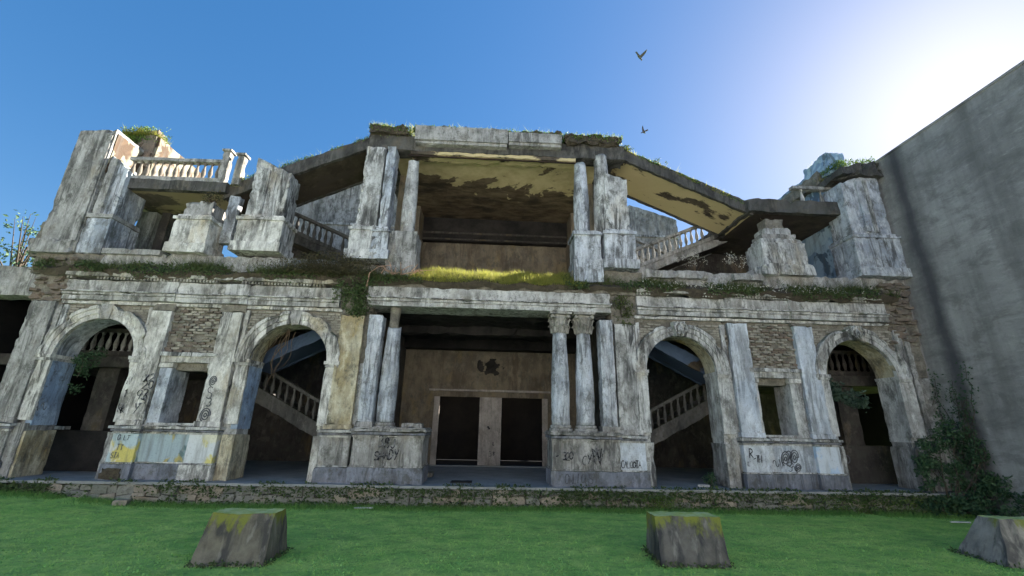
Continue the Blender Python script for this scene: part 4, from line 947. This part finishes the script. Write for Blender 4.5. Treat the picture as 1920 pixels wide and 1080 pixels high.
# ------------------------------------------------------------------ graffiti
def ribbon(b, pts, y, wd, ny=-1):
    pts = [Vector((p[0], y, p[1])) for p in pts]; o = len(b.v)
    for i, p in enumerate(pts):
        d = (pts[min(i + 1, len(pts) - 1)] - pts[max(i - 1, 0)]).normalized(); q = Vector((-d.z, 0, d.x)) * wd / 2
        b.v += [p + q, p - q]
    for i in range(len(pts) - 1): b.f.append((o + 2 * i, o + 2 * i + 1, o + 2 * i + 3, o + 2 * i + 2))
def arc(cx, cy, rx, ry, a0, a1, n=9): return [(cx + rx * math.cos(R(a0 + (a1 - a0) * i / n)), cy + ry * math.sin(R(a0 + (a1 - a0) * i / n))) for i in range(n + 1)]
GL = {'N': [[(0, 0), (0, 1), (.6, 0), (.6, 1)]], '1': [[(.0, .75), (.3, 1), (.3, 0)]], '2': [arc(.3, .7, .3, .3, 160, -30) + [(0, 0), (.65, 0)]], '0': [arc(.32, .5, .32, .5, 0, 360, 14)], '9': [arc(.3, .7, .28, .3, 0, 360, 12) + [(.5, .0)]],
      '3': [arc(.25, .75, .3, .25, 150, -80) + arc(.25, .25, .32, .27, 80, -150)], '8': [arc(.3, .75, .24, .25, -90, 270, 12) + arc(.3, .25, .3, .26, 90, -270, 12)], 'J': [[(.5, 1), (.55, .3)] + arc(.3, .3, .25, .3, 0, -160)], 'R': [[(0, 0), (0, 1)] + arc(.1, .75, .4, .25, 90, -90) + [(.6, 0)]], 'K': [[(0, 0), (0, 1)], [(.6, 1), (0, .45), (.6, 0)]],
      'Y': [[(0, 1), (.3, .5)], [(.65, 1), (.2, 0)]], 'S': [arc(.3, .75, .28, .25, 30, 250) + arc(.3, .25, .3, .25, 90, -150)], 'H': [[(0, 0), (0, 1)], [(.55, 0), (.55, 1)], [(0, .5), (.55, .5)]], 'A': [[(0, 0), (.3, 1), (.6, 0)], [(.12, .4), (.5, .4)]], 'D': [[(0, 0), (0, 1)] + arc(0, .5, .55, .5, 90, -90)], 'V': [[(0, 1), (.3, 0), (.65, 1)]], 'W': [[(0, 1), (.2, 0), (.4, .7), (.6, 0), (.8, 1)]],
      'O': [arc(.32, .5, .32, .5, 20, 370, 14)], 'C': [arc(.35, .5, .35, .5, 50, 310)], 'L': [[(0, 1), (0, 0), (.5, .05)]], 'I': [[(.1, 0), (.15, 1)]], 'T': [[(0, 1), (.65, 1)], [(.32, 1), (.3, 0)]], 'X': [[(0, 0), (.6, 1)], [(0, 1), (.6, 0)]], '-': [[(0, .4), (.5, .55)]], '.': [[(.1, 0), (.18, .08)]], '*': [[(0, .3), (.6, .8)], [(0, .8), (.6, .3)], [(.3, .1), (.3, 1)]], ' ': [],
      '@': [arc(.4, .45, .12, .14, 0, 360, 8) + arc(.4, .45, .3, .34, 0, 360, 12) + arc(.4, .45, .45, .5, 0, 250, 10)], '~': [arc(.2, .5, .2, .3, 180, 0) + arc(.6, .5, .2, .3, 180, 360)]}
def text(b, s, x, z, h, y, slant=0., wd=.03, kern=.85, seed=0):
    rg = random.Random(seed)
    for ch in s:
        dz = rg.gauss(0, .04) * h; sc = rg.uniform(.85, 1.15)
        for st in GL.get(ch, []): ribbon(b, [(x + (px + slant * pz) * h * .75, z + dz + pz * h * sc) for px, pz in st], y, wd * rg.uniform(.8, 1.2))
        x += kern * h * .75
def graffiti(label, mat, rows, y):
    for i, rrow in enumerate(rows):
        for k, wd_ in enumerate(rrow[0].split(' ')):
            b = MB(); off = sum(len(q) + 1 for q in rrow[0].split(' ')[:k]) * (rrow[6] if len(rrow) > 6 else .85) * rrow[3] * .75
            text(b, wd_, rrow[1] + off, *rrow[2:4], y, *(rrow[4:] if len(rrow) > 4 else ()), seed=i + int(abs(y) * 100) + len(rows))
            if b.f: o = b.build('graffiti', mat, RB); o['label'] = label
graffiti('black digits and letters sprayed on the pilaster left of the left window', 'paint', [('X2', -10.14, 2.62, .24, .1, .032), ('20', -10.13, 2.44, .26, .0, .032), ('93', -10.24, 2.14, .26, .2, .03), ('9', -10.02, 2.02, .22, 0, .028), ('Y', -10.22, 1.74, .28, .2, .032), ('-', -10.1, 1.9, .22)], -.022)
graffiti('faded letters on the arch jamb beside the digits', 'paint', [('N', -10.62, 2.55, .2, .1, .026), ('1', -10.62, 2.2, .2, .1, .026), ('RK', -10.66, 1.75, .26, 0, .028, .5)], .018)
graffiti('grey spirals sprayed on the pilaster right of the left window', 'paintfaint', [('@', -8.26, 2.55, .3, 0, .03), ('S', -8.26, 2.2, .32, 0, .028), ('3', -8.2, 1.98, .25, 0, .028), ('@', -8.3, 1.58, .42, 0, .03)], -.022)
graffiti('scribbled tag at the blue foot of the leftmost arch', 'paint', [('3A~', -13.2, 1.75, .26, 0, .025)], .1)
graffiti('black tags on the left portico pedestal', 'paint', [('38J', -3.12, .95, .27, .05, .034), ('SHADY', -3.2, .62, .25, .1, .03, .72), ('YOY', -2.95, .2, .2, .1, .025, .72)], -.20)
graffiti('black scrawl and star on the right portico pedestal', 'paint', [('- 320', 1.95, .72, .22, .1, .026, .6), ('CY', 2.72, .6, .22, .2, .026), ('WV', 3.02, .62, .46, .0, .032, .35), ('*', 3.05, .66, .4, 0, .026)], -.20)
graffiti('faded tag on the foot of the right portico pedestal', 'paintfaint', [('ONLIONS', 2.2, .1, .22, .1, .03, .7)], -.262)
graffiti('black tag on the panel beside the right portico pedestal', 'paint', [('CALCOTA', 3.88, .52, .18, .1, .026, .62)], -.105)
graffiti('black tag on the white pedestal left of the right window', 'paint', [('R', 7.75, .85, .24, .1, .026), ('-TH', 7.85, .72, .2, .1, .022, .55), ('L', 7.66, .62, .12, .3, .02)], -.106)
graffiti('tangled grey scribble under the right window', 'paintfaint', [('~V', 8.5, .55, .3, .1, .026), ('@3@', 8.78, .66, .38, .2, .026, .5), ('S~@', 8.95, .48, .26, .1, .022, .6)], .018)
graffiti('grey letters on the dark parapet inside the rightmost arch', 'paintpale', [('S.D-D', 11.55, .62, .26, 0, .04, .8)], 1.675)
graffiti('small dark marks on the pier between the two doorways', 'paint', [('~', -.05, 1.42, .14, 0, .05), ('L', .2, .8, .12), ('3*', .05, .4, .22, 0, .02)], YB - .055)
graffiti('yellow and blue letters on the painted dado left of the left window', 'paintfaint', [('OFLT', -10.35, 1.02, .14, .1, .02, .8), ('TT', -10.3, .75, .15, 0, .02), ('STA', -10.4, .55, .13, .1, .02, .8)], -.105)

# ------------------------------------------------------------------ side wall
SW = thing('concrete_wall', (14.7, -5, -.6), 'tall bare grey concrete wall running toward the camera on the right', 'wall')
o = MB().box(14.4, 15.1, -12.5, 1.25, -.7, 11.42, .5).build('wall_body', 'sidewall', SW); o.location = -SW.location
o = rb('wall_coping', 'sidewall', SW, 14.37, 15.15, -12.5, 1.27, 11.42, 11.5, .3, .008, 0); o.location = -SW.location
o = MB().lathe(14.42, .35, [(.16, -.6), (.15, 3), (.14, 11.1)], 12, lambda p: p + noise.noise_vector(p * 1.6) * .05).build('wall_rib', 'sidewall', SW, True); o.location = -SW.location
# ------------------------------------------------------------------ cast blocks on the lawn
def block(x, y, rz, w0, d0, w1, d1, h, mat, lab):
    t = thing('concrete_block', (x, y, gz(x, y)), lab, 'concrete block', 'tapered concrete blocks on the lawn'); t.rotation_euler = (0, 0, rz)
    P8 = [(-w0 / 2, -d0 / 2, -.06), (w0 / 2, -d0 / 2, -.06), (w0 / 2, d0 / 2, -.06), (-w0 / 2, d0 / 2, -.06), (-w1 / 2, -d1 / 2, h), (w1 / 2, -d1 / 2, h), (w1 / 2, d1 / 2, h), (-w1 / 2, d1 / 2, h)]
    off = Vector((x, y, 0))
    b = MB(); b.hexa(P8, .04, lambda p: p + noise.noise_vector(p * 2.2 + off) * .02 + noise.noise_vector(p * 7 + off) * .012 + noise.noise_vector(p * 19 + off) * .006); b.build('block_body', mat, t, True)
    b = MB(); rg = random.Random(int(x * 10))
    for i in range(420):
        k = rg.randrange(4); u = rg.uniform(-.5, .5); e = .5 + rg.random() * .06
        px, py = ((u * w0, -e * d0), (u * w0, e * d0), (-e * w0, u * d0), (e * w0, u * d0))[k]
        b.leaf(Vector((px, py, rg.random() * .07)), .055, rg)
    tag(b.build('base_weeds', 'leaf', t), kind='stuff'); return t
block(-4.0, -5.02, .02, 1.12, .95, 1.0, .42, .70, 'block_a', 'leftmost of the three tapered concrete blocks, brown streaked, on the lawn')
block(3.5, -4.98, -.06, 1.12, .95, 1.12, .42, .70, 'block_b', 'mossiest tapered concrete block, in the middle of the three on the lawn')
block(9.95, -4.85, -.1, 1.7, 1.0, 1.0, .42, .72, 'block_c', 'tapered concrete block cut by the right edge, near the concrete wall')

b = MB(); rg = random.Random(77)
for i in range(15000):
    x = rg.uniform(-9, 11); y = -7 + abs(rg.gauss(0, 1.7))
    if y > -2 or noise.noise(Vector((x * 1.1, y * 1.6, 6))) < .08: continue
    b.leaf(Vector((x, y, gz(x, y) + rg.uniform(.0, .035))), .034, rg, .6, .8)
tag(b.build('clover', 'clover'), 'small clover leaves in loose patches on the near lawn', 'clover', kind='stuff')
pts = [(x, y, gz(x, y)) for x, y in ((rg.uniform(-14, 14), -.5 - abs(rg.gauss(0, .22))) for i in range(16000)) if noise.noise(Vector((x * .9, 4, 4))) > -.25]
tag(blades('rough_grass', 'tuft', pts, .11, .013, 12, .5), 'longer uncut grass along the foot of the stone plinth', 'grass')
# ------------------------------------------------------------------ loose bits
def bit(name, lab, cat, x, y, z, sx, sy, sz, rz, mat):
    b = MB().box(-sx / 2, sx / 2, -sy / 2, sy / 2, 0, sz, .08, .008, .02); o = b.build(name, mat); o.location = (x, y, z); o.rotation_euler = (0, 0, rz); tag(o, lab, cat)
bit('pale_stick', 'pale flat stick lying on the grass below the left portico pedestal', 'stick', -3.2, -.75, gz(-3.2, -.75) + .02, .5, .05, .03, .05, 'litter')
bit('pale_stick', 'pale flat stick lying on the grass near the ivy bush', 'stick', 12.3, -1.5, gz(12.3, -1.5) + .02, .5, .07, .03, -.1, 'litter')
bit('plaster_chunk', 'broken white plaster chunk on the terrace inside the arch right of the portico', 'rubble', 6.45, .3, 0.0, .34, .16, .06, -.3, 'chunk')
bit('rubble_stone', 'pale loose stone on the grass at the foot of the plinth, far left', 'stone', -9.3, -.75, gz(-9.3, -.75), .32, .2, .12, .2, 'stone2')
bit('floor_hatch', 'dark sunken hatch cover in the terrace floor before the doorways', 'hatch', -.75, .55, 0.004, .62, .5, .015, .0, 'near_black')

# ------------------------------------------------------------------ birds
def bird(name, lab, loc, s, rot):
    t = thing(name, loc, lab, 'bird', 'birds over the ruin'); t.rotation_euler = rot
    b = MB(); pr = [(.005, -.20), (.03, -.17), (.055, -.08), (.06, .0), (.045, .08), (.03, .12), (.036, .15), (.025, .19), (.005, .225)]
    b.lathe(0, 0, [(r * s, z * s) for r, z in pr], 10); b.v = [Vector((p.z, p.x, p.y)) for p in b.v]
    b.build('body', 'bird', t, True)
    for sg in (-1, 1):
        w = MB(); n = 6
        for i in range(n + 1):
            u = i / n; c = .10 * (1 - u ** 2.2) + .012; yy = sg * (.04 + .30 * u); zz = .16 * u + .10 * math.sin(u * 2); xx = .03 - .10 * u * u
            for dz in (.006, -.006): w.v += [Vector((xx + c * .45, yy, zz + dz)) * s, Vector((xx - c * .75, yy, zz + dz)) * s]
        for i in range(n):
            q = i * 4; w.f += [(q, q + 1, q + 5, q + 4), (q + 2, q + 6, q + 7, q + 3), (q, q + 4, q + 6, q + 2), (q + 1, q + 3, q + 7, q + 5)]
        w.build('wing', 'bird', t)
    b = MB(); b.prism([(-.12 * s, -.005), (-.30 * s, -.005), (-.30 * s, .005), (-.12 * s, .005)], -.05 * s, .05 * s); b.build('tail', 'bird', t)
bird('pigeon', 'larger dark bird with raised wings high in the blue sky', (6.58, 2.47, 18.49), 1.05, (.5, .3, .7))
bird('pigeon', 'small dark bird flying just above the right shoulder of the canopy', (6.71, 3.06, 14.71), .66, (.4, .2, 2.6))

# ------------------------------------------------------------------ background
def tree(name, lab, x, y, z, h, blobs, n, size, mat, seed, group=None):
    rg = random.Random(seed); t = thing(name, (x, y, z), lab, 'tree', group); b = MB()
    b.tube([(0, 0, 0), (.1, 0, h * .35), (0, .1, h * .7), (.1, 0, h * .95)], .16, .03, 8)
    for i in range(26):
        z0 = h * rg.uniform(.35, .9); c, r = rg.choice(blobs); e = Vector(c) + Vector((rg.gauss(0, .5) * r, rg.gauss(0, .5) * r, rg.gauss(0, .5) * r))
        b.tube([(0, 0, z0), e * .5 + Vector((0, 0, z0 * .5)), e], .045, .008, 5)
    b.build('trunk', 'bark', t); b = MB()
    for i in range(n):
        c, r = rg.choice(blobs); d = Vector((rg.gauss(0, 1), rg.gauss(0, 1), rg.gauss(0, 1))).normalized() * rg.random() ** .5 * r; p = Vector(c) + d
        if noise.noise(p * 1.4) < -.05: continue
        b.leaf(p, size, rg)
    b.build('crown', mat, t)
tree('thin_tree', 'sparse dark tree behind the left end of the ruin, cut by the frame edge', -20.5, 5, -.5, 9.6, [((-.6, 0, 9.0), 1.1), ((.7, 0, 8.5), 1.0), ((0, 0, 10.1), .8)], 900, .16, 'leafdark', 1, 'trees behind the ruin')
tree('thin_tree', 'sparse dark tree seen between the tall left pillar and the landing', -15.6, 6.5, -.5, 9.0, [((0, 0, 8.8), .9), ((.7, 0, 9.5), .7), ((1.0, 0, 8.4), .7)], 700, .14, 'leafdark', 2, 'trees behind the ruin')
tree('autumn_tree', 'orange-brown autumn tree glimpsed behind the right stair flight', 8.2, 13.5, -.5, 15.5, [((0, 0, 14.5), 1.6), ((.8, 0, 15.6), 1.3), ((-1.2, 0, 14), 1.4)], 3000, .2, 'autumn', 3)
M['housewall'] = simple('pale_house_wall', (.64, .65, .66), (.56, .57, .58), .8)
# made-up house row, added behind the camera to bounce sun onto the shaded facade
for k, (x0, x1, h, tn) in enumerate(((-44, -29.5, 10.5, 'low'), (-29, -13, 12, 'wide'), (-12.5, 3, 11, 'plain'), (3.5, 19, 12.5, 'tall'), (19.5, 36, 10.5, 'long'))):
    hs_ = thing('bounce_house', ((x0 + x1) / 2, -30, -.6), '%s pale made-up house behind the viewer, catching sun for fill, %s' % (tn, ('far left', 'left', 'middle', 'right', 'far right')[k]), 'house', 'made-up houses for bounce light')
    for o in (MB().box(x0, x1, -38, -30, -.6, h).build('wall', 'housewall', hs_), MB().prism([(-29.6, h), (-38.4, h), (-34, h + 2.4)], x0 - .1, x1 + .1, 'x').build('roof', 'brickred', hs_)): o.location = -hs_.location
    for q in range(4):
        for fl in range(3):
            xx = x0 + (x1 - x0) * (q + .5) / 4; o = MB().box(xx - .55, xx + .55, -30.02, -29.97, 1 + fl * 3.2, 2.6 + fl * 3.2).build('window', 'void', hs_); o.location = -hs_.location
H = thing('far_house', (-28, 9, -.6), 'pale sunlit house wall glimpsed at the left frame edge', 'house')
o = MB().box(-32, -25.5, 6, 14, -.6, 6.6).build('wall', 'housewall', H); o.location = -H.location
o = MB().prism([(-32.4, 6.6), (-25.1, 6.6), (-28.7, 8.6)], 5.6, 14.4).build('roof', 'brickred', H); o.location = -H.location
